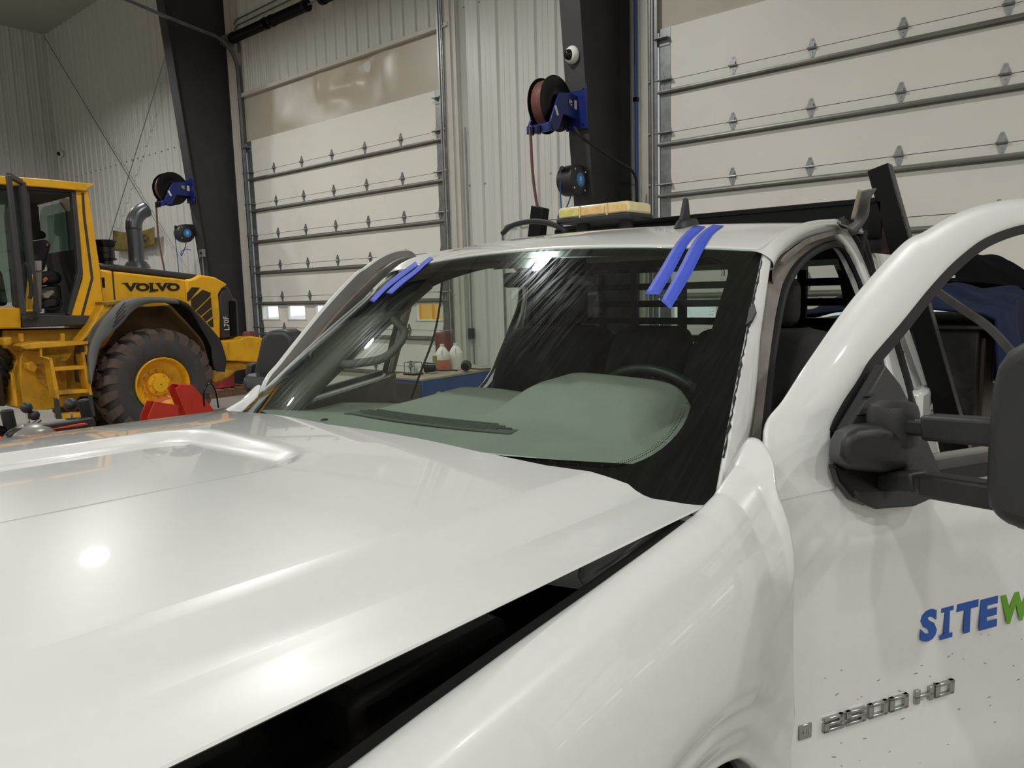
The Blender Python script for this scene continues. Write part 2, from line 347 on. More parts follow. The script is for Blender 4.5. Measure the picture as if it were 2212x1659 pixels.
def overhead_door(name, x0, x1, hinges, label, side_in):
    t = thing(name, label, None, ((x0+x1)/2, WY, 0), kind='structure')
    zs = [DTOP-i*PITCHZ for i in range(8)]+[0.0]
    cols = [x0]+hinges+[x1]
    for i in range(8):
        zt, zb = zs[i]-0.0035, zs[i+1]+0.0035
        if i == 5:   # glazed section
            wz0, wz1 = zb+0.15, zb+0.435
            m = MB(); m.box(((x0+x1)/2, WY+0.025, (zb+wz0)/2), (x1-x0, 0.05, wz0-zb)); m.box(((x0+x1)/2, WY+0.025, (wz1+zt)/2), (x1-x0, 0.05, zt-wz1))
            edges = [x0]
            for a, c in zip(cols[:-1], cols[1:]):
                mid = (a+c)/2; edges += [mid-0.295, mid+0.295]
            edges.append(x1)
            for a, c in zip(edges[::2], edges[1::2]): m.box(((a+c)/2, WY+0.025, (wz0+wz1)/2), (c-a, 0.05, wz1-wz0))
            m.build('section', DOORP, t, smooth=False)
            for a, c in zip(edges[1:-1:2], edges[2:-1:2]):
                f = MB(); w = 0.03
                f.box(((a+c)/2, WY-0.004, wz0+0.004), (c-a+0.05, 0.016, w)).box(((a+c)/2, WY-0.004, wz1-0.004), (c-a+0.05, 0.016, w))
                f.box((a+0.004, WY-0.004, (wz0+wz1)/2), (w, 0.016, wz1-wz0)).box((c-0.004, WY-0.004, (wz0+wz1)/2), (w, 0.016, wz1-wz0))
                fo = f.build('window_frame', DOORP, t, bevel=0.004)
                MB().box(((a+c)/2, WY+0.03, (wz0+wz1)/2), (c-a, 0.006, wz1-wz0)).build('pane', PANE, fo, smooth=False)
        else:
            MB().box(((x0+x1)/2, WY+0.025, (zt+zb)/2), (x1-x0, 0.05, zt-zb)).build('section', DOORP, t, smooth=False)
        if i < 7:
            MB().box(((x0+x1)/2, WY+0.042, zs[i+1]), (x1-x0, 0.012, 0.03)).build('seam_light_block', BLACKR, t, smooth=False)  # strip added behind the gap to stop daylight leaking and keep seams dark
            strut_b(x0+0.0, x1-0.0, zs[i+1]-0.135).build('strut', STRUT, t, smooth=False)
            for x in hinges: o = link('hinge', HINGE, t); o.matrix_parent_inverse = Matrix.Translation((-(x0+x1)/2, -WY, 0)); o.location = (x, WY, zs[i+1])
        for x, s in ((x0, 1), (x1, -1)):
            MB().box((x+s*0.075, WY-0.003, (zt+zb)/2), (0.15, 0.006, zt-zb-0.01)).build('end_stile', GALV, t, smooth=False)
            o = link('roller_bracket', BRACK, t); o.matrix_parent_inverse = Matrix.Translation((-(x0+x1)/2, -WY, 0)); o.location = (x+s*0.09, WY-0.006, zs[i+1] if i < 7 else 0.05); o.scale = (s, 1, 1)
    for x, s in ((x0, 1), (x1, -1)):   # top fixture
        MB().box((x+s*0.06, WY-0.05, DTOP-0.13), (0.17, 0.09, 0.012)).box((x+s*0.06, WY-0.012, DTOP-0.16), (0.17, 0.01, 0.1)).cyl((x-s*0.05, WY-0.06, DTOP-0.13), (x+s*0.1, WY-0.06, DTOP-0.13), 0.012).build('top_fixture', GALV, t)
        # vertical track: channel with angle, bending overhead into the hall
        xt = x - s*0.075
        R = 0.55; ztop = 6.75; path = [V3(xt, WY-0.05, 0.02), V3(xt, WY-0.06, ztop-R)]
        for a in np.linspace(0.12, math.pi/2, 9): path.append(V3(xt, WY-0.06-R*(1-math.cos(a)), ztop-R+R*math.sin(a)))
        path += [V3(xt, 7.0, ztop+0.12), V3(xt, 5.0, ztop+0.45), V3(xt, 2.6, ztop+0.75)]
        m = MB(); m.tube(path, 0, flat=(0.014, 0.075), up=(1, 0, 0))
        m.tube([p+V3(s*0.028, 0, 0) for p in path], 0, flat=(0.06, 0.01), up=(1, 0, 0)); m.tube([p+V3(s*0.05, 0, 0) for p in path], 0, flat=(0.01, 0.05), up=(1, 0, 0))
        m.build('track', GALV, t, smooth=False)
        MB().box((xt-s*0.03, WY+0.0, 3.2), (0.09, 0.012, 6.2)).box((xt-s*0.012, WY-0.04, 3.2), (0.012, 0.08, 6.2)).build('track_angle', GALV, t, smooth=False)
    return t
h1 = [x*WY for x in (-1.528, -1.4215, -1.315, -1.2085, -1.102)]; h2 = [-3.75+0.877*i for i in range(5)]
door1 = overhead_door('door_1', D1L, D1R, h1, 'tall white sectional overhead door behind the wheel loader', 1)
door2 = overhead_door('door_2', D2L, D2R, h2, 'tall white sectional overhead door behind the pickup bed', 1)
door3 = overhead_door('door_3', D3L, D3R, [D3L+0.94+0.877*i for i in range(5)], 'unseen third white sectional door added to the row, right of the pickup', 1)  # out of view; added to light the truck and reflect in it
# torsion shaft with coil springs and drums over the left door
def springs(par, x0, x1):
    y, z = WY-0.22, 6.72
    MB().cyl((x0-0.35, y, z), (x1+0.35, y, z), 0.016).build('torsion_shaft', GALV, par)
    for xa, xb in ((x0+0.15, x0+1.25), (x0+1.45, x0+2.5), (x1-2.5, x1-1.45), (x1-1.25, x1-0.15)):
        m = MB(); n = int((xb-xa)/0.016); pts = []
        for i in range(n*10): a = 2*math.pi*i/10; pts.append((xa+(xb-xa)*i/(n*10), y+0.088*math.cos(a), z+0.088*math.sin(a)))
        m.tube(pts, 0.009, n=5); m.build('torsion_spring', BLACKM, par)
        for xe in (xa, xb): MB().lathe([(0.03, -0.05), (0.105, -0.045), (0.105, 0.03), (0.05, 0.05)], (xe, y, z), 'X', 16).build('spring_cone', BLACKM, par)
    for xe in (x0-0.12, x1+0.12):
        MB().lathe([(0.03, -0.04), (0.11, -0.035), (0.11, -0.02), (0.09, -0.015), (0.09, 0.03), (0.11, 0.035), (0.11, 0.045), (0.03, 0.05)], (xe, y, z), 'X', 20).build('cable_drum', GALV, par)
        MB().box((xe, WY-0.1, z), (0.02, 0.22, 0.16)).box((xe, WY+0.0, z), (0.16, 0.02, 0.36)).build('bearing_plate', GALV, par)
springs(door1, D1L, D1R)
# conduits above the shaft
for dz in (0.0, 0.11):
    tag(MB().tube([(D1L-0.12, WY-0.04, 6.55+dz*0), (D1L-0.12, WY-0.04, 6.95+dz), (D1L+0.0, WY-0.04, 7.02+dz), (D1R, WY-0.04, 7.08+dz)], 0.014, n=8).build('wall_conduit', GALV), ('upper' if dz else 'lower') + ' thin steel conduit running above the torsion springs', 'conduit', 'conduits over the left door')

# ------------------------------------------------------------------ tapered frame columns
def column(name, xw, zy, lab):
    """zy: list (z, inner flange Y); web at xw"""
    t = thing(name, lab, 'column', (xw, WY-0.2, 0))
    z0, y0 = zy[0]; z1, y1 = zy[1]
    MB().prism([(xw-0.006, WY-0.0, z0), (xw-0.006, y0, z0), (xw-0.006, y1, z1), (xw-0.006, WY-0.0, z1)], (0.012, 0, 0)).build('web', COLP, t, smooth=False)
    for ya, yb, nm in ((y0, y1, 'inner_flange'), (WY-0.012, WY-0.012, 'outer_flange')):
        MB().prism([(xw-0.14, ya, z0), (xw-0.14, ya-0.016, z0), (xw-0.14, yb-0.016, z1), (xw-0.14, yb, z1)], (0.28, 0, 0)).build(nm, COLP, t, smooth=False)
    MB().box((xw, (WY+y0)/2-0.01, 0.012), (0.4, WY-y0+0.1, 0.024)).build('base_plate', COLP, t, smooth=False)
    return t
column('frame_column', -14.39, ((0, 7.90), (CZ, 7.07)), 'dark tapered steel column between the wheel loader and the left door')
column('frame_column', -5.24, ((0, 7.92), (CZ, 7.04)), 'dark tapered steel column between the two doors')
def fl(z): return 7.91 - z*0.092      # inner face of a column flange at height z

# ------------------------------------------------------------------ hose reels: drum, hose coil, blue arms, base plate, roller guide
def hose_reel(xw, z, y0, lab, hosepts, group):
    t = thing('hose_reel', lab, 'hose reel', (xw, y0, z), group)
    c = V3(xw-0.14, y0-0.34, z); R = 0.31
    for dx, nm in ((0.09, 'drum_flange'), (-0.09, 'drum_flange')):
        MB().lathe([(0.03, -0.004), (R-0.02, -0.004), (R, 0.004), (R, 0.012), (R-0.02, 0.010), (R*0.62, 0.006), (R*0.55, 0.016), (0.1, 0.018), (0.03, 0.018)], c+V3(dx, 0, 0), 'X', 40).build(nm, BLACKM, t)
    MB().cyl(c-V3(0.09, 0, 0), c+V3(0.09, 0, 0), 0.14, n=24).build('drum_core', BLACKM, t)
    m = MB(); pts = []
    for k in range(3):
        rr = 0.19+0.035*k
        for i in range(6*24):
            a = 2*math.pi*i/24; xx = -0.065+0.13*(i/(6*24)) if k % 2 == 0 else 0.065-0.13*(i/(6*24))
            pts.append(c+V3(xx, rr*math.cos(a), rr*math.sin(a)))
    m.tube(pts, 0.018, n=6); m.build('hose_coil', HOSE_R, t)
    # arm on the near side: from base plate to hub and down to the guide
    for sx in (0.135, -0.165):
        x = c.x+sx
        arm = [(x, y0-0.0, z+0.13), (x, y0-0.16, z+0.14), (x, y0-0.36, z+0.11), (x, y0-0.42, z+0.02), (x, y0-0.56, z-0.24), (x, y0-0.50, z-0.33), (x, y0-0.40, z-0.30), (x, y0-0.30, z-0.12), (x, y0-0.0, z-0.14)]
        MB().prism(arm, (0.03, 0, 0)).build('arm', BLUEP, t, bevel=0.008)
    MB().box((xw-0.0, y0-0.012, z), (0.30, 0.02, 0.5)).build('base_plate', BLUEP, t, bevel=0.004)
    MB().box((c.x, y0-0.56, z-0.29), (0.32, 0.05, 0.09)).build('guide_bracket', BLUEP, t, bevel=0.006)
    for dx in (-0.05, 0.05): MB().cyl((c.x+dx-0.02, y0-0.60, z-0.36), (c.x+dx-0.02, y0-0.60, z-0.27), 0.025, n=12).build('guide_roller', BLACKM, t)
    x = c.x+0.166
    MB().box((x, y0-0.15, z+0.02), (0.004, 0.10, 0.10)).build('label_plate', mat('reel_label', (30, 36, 70), 0.4), t, smooth=False)
    for dy, dz, w, h in ((-0.03, 0.02, 0.012, 0.05), (0.0, 0.02, 0.03, 0.02), (-0.0, -0.015, 0.03, 0.012)): MB().box((x+0.003, y0-0.155+dy, z+0.02+dz), (0.002, w, h)).build('label_mark', WHITEP, t, smooth=False)
    MB().box((x, y0-0.065, z+0.02), (0.004, 0.05, 0.10)).build('rating_plate', mat('reel_rating', (205, 205, 200), 0.4), t, smooth=False)
    MB().box((x, y0-0.44, z-0.10), (0.003, 0.035, 0.11), M=Matrix.Rotation(0.45, 3, 'X')).build('arm_sticker', WHITEP, t, smooth=False)
    for dz in (0.2, -0.2):
        for dx in (-0.1, 0.1): MB().cyl((xw+dx, y0-0.02, z+dz), (xw+dx, y0-0.035, z+dz), 0.014, n=6).build('bolt', CHROME, t)
    if hosepts: MB().tube(cr(hosepts, 40), 0.017, n=8).build('hanging_hose', HOSE_R, t)
    return t
z2 = 3.86; y2 = fl(z2)-0.02
r2 = hose_reel(-5.24, z2, y2, 'blue hose reel on the column between the two doors', [(-5.46, y2-0.60, z2-0.25), (-5.46, y2-0.61, z2-0.4), (-5.44, y2-0.58, z2-1.0), (-5.30, y2-0.5, z2-1.9), (-5.05, y2-0.6, z2-2.6), (-4.9, y2-0.7, z2-3.2)], 'hose reels on the columns')
z1 = 3.88; y1 = fl(z1)-0.02
r1 = hose_reel(-14.39, z1, y1, 'blue hose reel on the column behind the wheel loader', [(-14.61, y1-0.60, z1-0.25), (-14.62, y1-0.6, z1-1.0), (-14.5, y1-0.55, z1-1.9), (-14.4, y1-0.45, z1-3.0), (-14.4, y1-0.4, z1-3.86)], 'hose reels on the columns')
# supply hose of the right reel to the air line
bl = atY(1370, 330, 8.3)
tag(MB().tube(cr([(-5.08, y2-0.30, z2-0.28), (-5.0, y2-0.2, z2-0.42), (-4.95, 7.9, 3.27), (-4.90, 8.22, 3.15), (-4.90, 8.30, 2.9), (-4.90, 8.31, 2.2), (-4.90, 8.31, 1.6)], 40), 0.017, n=8).build('supply_hose', BLACKR), 'black supply hose looping from the hose reel to the blue air line', 'hose')
t = thing('air_line', 'blue compressed air pipe running down beside the right door', 'pipe', (-4.93, 8.38, 0))
MB().cyl((-4.96, 8.40, 0.6), (-4.96, 8.40, CZ), 0.02, n=12).build('pipe', BLUE_C, t)
for z in (4.05, 2.75, 6.2): MB().box((-4.96, 8.40, z), (0.06, 0.06, 0.05)).build('clamp', BLACKM, t, bevel=0.005)

# ------------------------------------------------------------------ cord reels
def cord_reel(xw, z, y0, lab):
    t = thing('cord_reel', lab, 'cord reel', (xw, y0, z), 'cord reels on the columns')
    c = V3(xw-0.02, y0-0.19, z)
    MB().lathe([(0.10, -0.11), (0.165, -0.10), (0.175, -0.06), (0.178, 0.0), (0.175, 0.06), (0.165, 0.1), (0.12, 0.12), (0.10, 0.125), (0.02, 0.125)], c, 'X', 32).build('case', BLACKP, t)
    MB().box((c.x, c.y+0.09, c.z+0.10), (0.14, 0.18, 0.16)).build('mount', BLACKP, t, bevel=0.01)
    MB().lathe([(0.01, 0.0), (0.075, 0.0), (0.08, 0.005), (0.01, 0.006)], c+V3(0.125, 0, 0), 'X', 28).build('blue_badge', mat('badge_blue', (45, 120, 190), 0.4), t)
    for dy, dz, w, h in ((0, 0.01, 0.05, 0.05), (0, -0.035, 0.05, 0.01)): MB().box(c+V3(0.1325, dy, dz), (0.002, w, h)).build('badge_mark', mat('badge_pale', (150, 190, 225), 0.4), t, smooth=False)
    for a in range(4): MB().cyl(c+V3(0.1, 0.15*math.cos(a*1.57+0.7), 0.15*math.sin(a*1.57+0.7)), c+V3(0.125, 0.15*math.cos(a*1.57+0.7), 0.15*math.sin(a*1.57+0.7)), 0.012, n=8).build('case_screw', CHROME, t)
    MB().cyl((c.x-0.02, c.y-0.12, c.z+0.11), (c.x-0.02, c.y-0.17, c.z+0.13), 0.03, n=12).build('cord_outlet', BLACKP, t)
    p = V3(c.x-0.03, c.y-0.16, c.z+0.10)
    MB().tube(cr([p, p+V3(-0.01, -0.01, -0.2), p+V3(0, 0, -0.6), p+V3(0.0, 0, -1.3), p+V3(0.05, 0, -2.0)], 24), 0.008, n=6).build('hanging_cord', BLUE_C, t)
    q = V3(c.x-0.05, c.y+0.05, c.z-0.17); m = MB()
    m.tube(cr([q, q+V3(-0.06, -0.02, -0.14), q+V3(-0.16, -0.04, -0.25), q+V3(-0.12, -0.05, -0.17), q+V3(0, -0.02, -0.13), q+V3(0.1, 0.03, -0.15)], 30), 0.008, n=6).build('supply_lead', BLUE_C, t)
    return t
zc = 3.02; cord_reel(-5.24, zc, fl(zc)-0.02, 'black cord reel with blue badge under the hose reel between the doors')
zc1 = 3.05; cord_reel(-14.55, zc1, fl(zc1)-0.02, 'black cord reel with blue badge on the column behind the wheel loader')
def jbox(x, y, z, lab):
    t = thing('junction_box', lab, 'junction box', (x, y, z))
    MB().box((x, y, z), (0.13, 0.07, 0.15)).build('box', GALV, t, bevel=0.005); MB().cyl((x+0.03, y-0.035, z), (x+0.03, y-0.06, z), 0.025, n=10).build('plug', BLACKP, t)
    MB().cyl((x, y, z-0.07), (x, y, 0.2), 0.013, n=8).build('drop_pipe', GALV, t)
jbox(-5.16, fl(2.66)-0.05, 2.66, 'grey steel junction box below the right cord reel')
jbox(-14.3, fl(2.66)-0.05, 2.66, 'grey steel junction box below the left cord reel')
# bent conduit on the ribbed wall between the doors
cz = 2.72
t = thing('bent_conduit', 'thin steel conduit bent down the ribbed wall behind the light bar', 'conduit', (-7.25, WY-0.02, 0))
MB().tube([(-5.4, WY-0.01, cz), (-7.1, WY-0.01, cz), (-7.2, WY-0.01, cz-0.03), (-7.26, WY-0.01, cz-0.13), (-7.26, WY-0.01, 0.3)], 0.013, n=8).build('pipe', GALV, t)
for x in (-6.6, -5.8): MB().box((x, WY+0.01, cz), (0.03, 0.05, 0.06)).build('strap', GALV, t, smooth=False)
# wall outlet seen through the windscreen
p = atY(1019, 720, WY); t = thing('wall_outlet', 'small dark outlet box with conduit on the wall right of the red post', 'outlet', (p.x, WY, p.z))
MB().box((p.x, WY-0.01, p.z), (0.085, 0.06, 0.16)).build('box', BLACKP, t, bevel=0.006); MB().cyl((p.x, WY+0.01, p.z), (p.x, WY+0.01, 4.2), 0.01, n=6).cyl((p.x+0.02, WY+0.01, p.z), (p.x+0.02, WY+0.01, 0.4), 0.01, n=6).build('pipe', GALV, t)

# ------------------------------------------------------------------ dome cameras
def dome(p, axis, r, lab):
    t = thing('dome_camera', lab, 'security camera', p, 'dome cameras'); A = Vector(axis).normalized(); x = A.orthogonal().normalized(); fr = (x, A.cross(x), A)
    MB().lathe([(r*0.9, 0), (r, 0.02), (r, 0.045), (r*0.8, 0.075), (r*0.62, 0.08)], p, fr, 24).build('housing', WHITEP, t)
    MB().lathe([(r*0.62*math.cos(a), 0.075+r*0.7*math.sin(a)) for a in np.linspace(0, 1.5, 7)], p, fr, 20).build('bubble', mat('smoked_bubble', (12, 12, 14), 0.08), t)
zq = 4.36; pq = atY(1240, 119, fl(zq)-0.018)
dome(pq, (-0.25, -1, -0.1), 0.10, 'white dome camera on the column above the blue hose reel')
pw = atY(133, 332, WY-0.0); dome(pw, (0.3, -1, -0.2), 0.09, 'small dome camera high on the dim ribbed wall corner')

# ------------------------------------------------------------------ cable bracing on the end bay
zt = 1.77+0.863*8.4
A1, A2 = atY(95, 78, 8.40), atY(400, 585, 8.40)
B1, B2 = atY(361, 110, 8.34), atY(235, 520, 8.40)
tag(MB().cyl(A1, A1+(A2-A1)*1.2, 0.011, n=6).build('brace_cable', GALV), 'thin steel brace cable running down from the wall corner', 'cable', 'cross bracing of the end bay')
tag(MB().cyl(B1, B1+(B2-B1)*1.55, 0.011, n=6).build('brace_cable', GALV), 'thin steel brace cable running down from the column', 'cable', 'cross bracing of the end bay')
for i, x in enumerate((-15.35, -15.2)):
    tag(MB().cyl((x, WY-0.0, 0.2), (x, WY-0.0, 6.9), 0.016, n=8).build('wall_conduit', GALV), ('left' if i == 0 else 'right') + ' thin vertical conduit of the pair beside the loader column', 'conduit', 'conduits beside the loader column')
# banner hung on the wall behind the exhaust
rows = []
for j in range(7):
    r = []
    for i in range(15):
        px = 244+(334-244)*i/14; sag = 1-(2*i/14-1)**2
        top = 497-7*(i/14)+8*sag; bot = 541-12*(i/14)+6*sag
        p = atY(px, top+(bot-top)*j/6, 8.36+0.03*math.sin(i*1.3)); r.append(p)
    rows.append(r)
BAN = mat('banner_cloth', (120, 104, 48), 0.8, var=0.3, scale=2.5, dirt=(58, 46, 34), dirt_amt=0.9, dscale=1.6)
t = thing('wall_banner', 'faded yellow brown banner sagging on the wall behind the exhaust stack', 'banner', rows[6][7])
MB().grid(rows).build('cloth', BAN, t, solid=0.006)
q = atY(296, 529, 8.30); qx = (atY(330, 520, 8.30)-q).normalized(); text_obj('lettering', 'VO', mat('banner_ink', (40, 38, 30), 0.7), t, atY(305, 526, 8.29), qx, (0, 0, 1), 0.19, depth=0.004, width=0.3, bold=0.02)

# ------------------------------------------------------------------ bollards, pallet
def bollard(x, y, h, lab):
    t = thing('bollard', lab, 'bollard', (x, y, 0), 'red bollards guarding the left door')
    MB().lathe([(0.0, 0), (0.12, 0), (0.12, h-0.03), (0.10, h), (0.0, h)], (x, y, 0), 'Z', 24).build('post', REDP, t)
    MB().lathe([(0.17, 0), (0.17, 0.02), (0.12, 0.03)], (x, y, 0), 'Z', 20).build('base_ring', REDP, t)
pb = atZ(539, 845, 0); bollard(-13.2, 7.85, 1.12, 'dark red steel bollard behind the loader counterweight')
pb2 = atY(957, 718, 7.75); bollard(pb2.x, 7.75, pb2.z, 'dark red steel bollard behind the two plastic jugs')
WOOD = mat('pallet_wood', (120, 92, 66), 0.8, var=0.3, scale=6, stretch=(1, 8, 1))
pp = atZ(480, 852, 0.0); t = thing('pallet', 'low wooden pallet on the floor behind the loader tyre', 'pallet', pp)
for i in range(5): MB().box(pp+V3(-0.1, -0.4+i*0.2, 0.12), (1.0, 0.11, 0.02)).build('deck_board', WOOD, t, smooth=False)
for i in range(3): MB().box(pp+V3(-0.55+i*0.45, 0, 0.055), (0.09, 0.95, 0.1)).build('stringer', WOOD, t, smooth=False)
t = thing('red_drum', 'red drum standing on the wooden pallet', 'drum', pp+V3(-0.1, 0, 0.131))
MB().lathe([(0.0, 0), (0.28, 0), (0.29, 0.02), (0.28, 0.04), (0.28, 0.28), (0.29, 0.3), (0.28, 0.32), (0.28, 0.55), (0.29, 0.57), (0.26, 0.575), (0.0, 0.56)], pp+V3(-0.1, 0, 0.131), 'Z', 28).build('shell', mat('drum_red', (150, 34, 34), 0.4, var=0.1), t)

# ------------------------------------------------------------------ high-bay lamps
LHOUSE = mat('lamp_housing', (40, 40, 42), 0.5); LGLOW = mat('lamp_lens', (255, 246, 232), 0.4, emit=22.0)
def lamp(x, y, i):
    t = thing('high_bay_lamp', 'unseen round black high bay lamp hanging over the hall floor', 'lamp', (x, y, LAMP_Z), 'high bay lamps')
    if i == 0:
        lamp.h = MB().lathe([(0.02, 0.26), (0.09, 0.25), (0.10, 0.16), (0.20, 0.10), (0.21, 0.02), (0.19, 0.0), (0.185, 0.012)], (0, 0, 0), 'Z', 28).mesh('housing', LHOUSE)
        lamp.l = MB().lathe([(0.0, 0.013), (0.185, 0.013), (0.185, 0.02), (0.0, 0.02)], (0, 0, 0), 'Z', 28).mesh('lens', LGLOW)
        lamp.c = MB().cyl((0, 0, 0.25), (0, 0, CZ-LAMP_Z), 0.008, n=6).mesh('hanger', GALV)
    for nm, me in (('housing', lamp.h), ('lens', lamp.l), ('hanger', lamp.c)):
        o = bpy.data.objects.new(nm, me); COL.objects.link(o); o.parent = t
    ld = lamp.d if i else bpy.data.lights.new('lamp_light', 'AREA')
    lamp.d = ld; ld.shape = 'DISK'; ld.size = 0.34; ld.energy = LAMP_W; ld.color = (0.985, 0.985, 0.955); ld.spread = math.radians(170)
    lo = bpy.data.objects.new('lamp_light', ld); COL.objects.link(lo); lo.parent = t; lo.location = (0, 0, -0.012)
for i, (x, y) in enumerate(LAMPS): lamp(x, y, i)

# ------------------------------------------------------------------ yard outside the door windows
yard = struct(MB().box((-6, 40, -0.25), (120, 60, 0.1)).build('ground_yard', mat('yard_gravel', (190, 186, 178), 0.9, var=0.2), smooth=False)); yard['label'] = 'pale gravel yard outside the doors'
p = atY(925, 672, 17.0); t = thing('yard_container', 'orange yellow steel container seen through the right-hand window of the left door', 'container', (p.x, 17.5, -0.2))
YC = mat('skip_yellow', (235, 170, 40), 0.5, var=0.1)
MB().prism([(p.x-1.6, 17, -0.2), (p.x+1.6, 17, -0.2), (p.x+2.0, 17, 2.4), (p.x-0.9, 17, 2.4)], (0, 2.0, 0)).build('shell', YC, t, smooth=False)
for i in range(5): MB().box((p.x-1.0+i*0.6, 16.97, 1.0), (0.08, 0.08, 2.2)).build('rib', YC, t, smooth=False)
MB().box((p.x+0.4, 16.97, 2.4), (3.0, 0.12, 0.12)).build('rim', YC, t, smooth=False)
LEAF = mat('leaf_green', (60, 110, 62), 0.7, var=0.4, scale=8)
def tree(x, y, h, r, lab):
    t = thing('yard_tree', lab, 'tree', (x, y, -0.2), 'trees in the yard'); rnd = random.Random(int(x*10))
    MB().cyl((x, y, -0.2), (x, y, h*0.6), 0.14, 0.08, n=8).build('trunk', WOOD, t)
    m = MB()
    for k in range(420):
        a, b2, q = rnd.uniform(0, 6.28), rnd.uniform(-1, 1), rnd.random()**0.4; cc = V3(x+r*q*math.cos(a)*math.sqrt(1-b2*b2), y+r*q*math.sin(a)*math.sqrt(1-b2*b2), h*0.62+h*0.45*q*b2)
        u = Vector((rnd.uniform(-1, 1), rnd.uniform(-1, 1), rnd.uniform(-1, 1))).normalized()*0.2; v = u.orthogonal().normalized()*0.11
        m.add([cc-u, cc+v, cc+u, cc-v], [(0, 1, 2, 3)])
    o = m.build('foliage', LEAF, t, smooth=False); o['kind'] = 'stuff'
for x, y, h, r, lab in ((-9.5, 26, 3.4, 1.6, 'green bush seen through the cab and the right door window'), (0.5, 24, 3.2, 1.5, 'green bush seen past the rear seat through the right door')): tree(x, y, h, r, lab)
# ------------------------------------------------------------------ yellow wheel loader, parked along the Y direction, near side at X = -9.4
YEL = mat('loader_yellow', (238, 176, 24), 0.38, var=0.06, scale=1.5, dirt=(120, 86, 30), dirt_amt=0.45, dscale=2.2)
YELD = mat('loader_yellow_worn', (220, 164, 34), 0.5, var=0.15, scale=5, dirt=(96, 74, 42), dirt_amt=0.7, dscale=3.5)
LGREY = mat('loader_dark_grey', (58, 57, 57), 0.5, var=0.1, scale=4)
CABIN = mat('loader_cab_trim', (60, 57, 54), 0.7, var=0.1)
TYRE = mat('loader_tyre', (62, 58, 57), 0.75, var=0.2, scale=5, dirt=(104, 84, 74), dirt_amt=0.6, dscale=4)
TREAD = mat('loader_tread', (88, 74, 68), 0.8, var=0.2, scale=8)
FENG = mat('loader_fender_dusty', (104, 104, 103), 0.6, var=0.15, scale=3)
FENB = mat('loader_fender_black', (38, 37, 36), 0.6, var=0.15, scale=3)
EXH = mat('exhaust_grey', (92, 94, 98), 0.3, metal=0.5, var=0.1)
LGLASS = glass('loader_glass', (0.62, 0.70, 0.66))
LC = -10.60; XT = -9.40; XH = LC+0.62; XC = LC+0.74; XF = XT-0.04
def z1(x, y, X): return atX(x/2.86, 360+y/2.86, X)
def poly(pts, X): return [z1(x, y, X) for x, y in pts]
def mir(p): return V3(2*LC-p.x, p.y, p.z)
lt = thing('wheel_loader', 'yellow wheel loader with its cab door open and grey exhaust stack', 'wheel loader', (LC, 5.2, 0))
def slab(nm, pts, X, depth, m, par=None, bevel=0.02, both=False, smooth=True, label=None):
    b = MB().prism(poly(pts, X), (-depth, 0, 0))
    return b.build(nm, m, par or lt, bevel=bevel, smooth=smooth, label=label)
full = lambda X: 2*(X-LC)
# engine hood
hood = slab('engine_hood', [(618, 632), (700, 645), (1150, 697), (1158, 1000), (1150, 1130), (640, 1130), (618, 850)], XH, full(XH), YEL, bevel=0.03)
slab('hood_seam', [(690, 645), (700, 646), (716, 845), (706, 845)], XH+0.004, 0.01, LGREY, hood, bevel=0, smooth=False)
slab('hood_slot', [(628, 685), (645, 685), (650, 748), (634, 748)], XH+0.004, 0.01, BLACKM, hood, bevel=0, smooth=False)
tp = poly([(602, 596), (690, 600), (1235, 668), (1205, 694), (1145, 695), (690, 640), (618, 630)], XH-0.05)
MB().prism(tp, (-full(XH)+0.1, 0, 0)).build('hood_top', LGREY, lt, bevel=0.03)
# rear hood dome with the slotted air vents
rear = slab('rear_hood', [(1150, 697), (1200, 690), (1240, 668), (1330, 682), (1412, 728), (1375, 752), (1352, 790), (1362, 900), (1365, 1064), (1290, 1066), (1158, 1000)], XH+0.03, full(XH)+0.06, YEL, bevel=0.03)
GR = mat('vent_mesh', (52, 44, 28), 0.8, var=0.3, scale=60)
for q in ([(1158, 780), (1185, 745), (1236, 748), (1168, 830), (1158, 828)], [(1180, 820), (1252, 760), (1302, 780), (1300, 800), (1206, 890), (1182, 862)], [(1212, 895), (1304, 805), (1308, 868), (1242, 922)], [(1248, 928), (1310, 874), (1314, 925), (1272, 958)], [(1280, 964), (1316, 936), (1320, 992), (1300, 990)]):
    slab('vent', q, XH+0.034, 0.02, GR, rear, bevel=0, smooth=False)
slab('rear_grille', [(1352, 790), (1376, 752), (1414, 740), (1446, 815), (1470, 822), (1482, 1050), (1366, 1066)], XH-0.03, full(XH)-0.06, LGREY, bevel=0.03)
for dx in (0, 0.5, 1): slab('grille_slat', [(1420+dx*24, 830), (1432+dx*24, 832), (1440+dx*24, 1045), (1428+dx*24, 1046)], XH-0.0, 0.03, BLACKM, bevel=0, smooth=False)
p0 = z1(1415, 1008, XH+0.0); p1 = z1(1408, 925, XH+0.0)
text_obj('model_lettering', 'L70F', mat('pale_lettering', (205, 205, 200), 0.5), lt, p0+V3(0.012, 0, 0), p1-p0, V3(1, 0, 0).cross((p1-p0).normalized()), 0.08, depth=0.006, width=(p1-p0).length, bold=0.01)
p0 = z1(770, 770, XH+0.004); p1 = z1(1112, 768, XH+0.004); ta = z1(755, 728, XH)
text_obj('maker_lettering', 'VOLVO', mat('dark_lettering', (22, 24, 22), 0.5), lt, V3(XH+0.006, p0.y, p0.z), (p1-p0).normalized(), (0, 0, 1), 0.105, depth=0.006, width=(p1-p0).length, bold=0.045)
Lw = (p1-p0).length; u_ = (p1-p0).normalized()
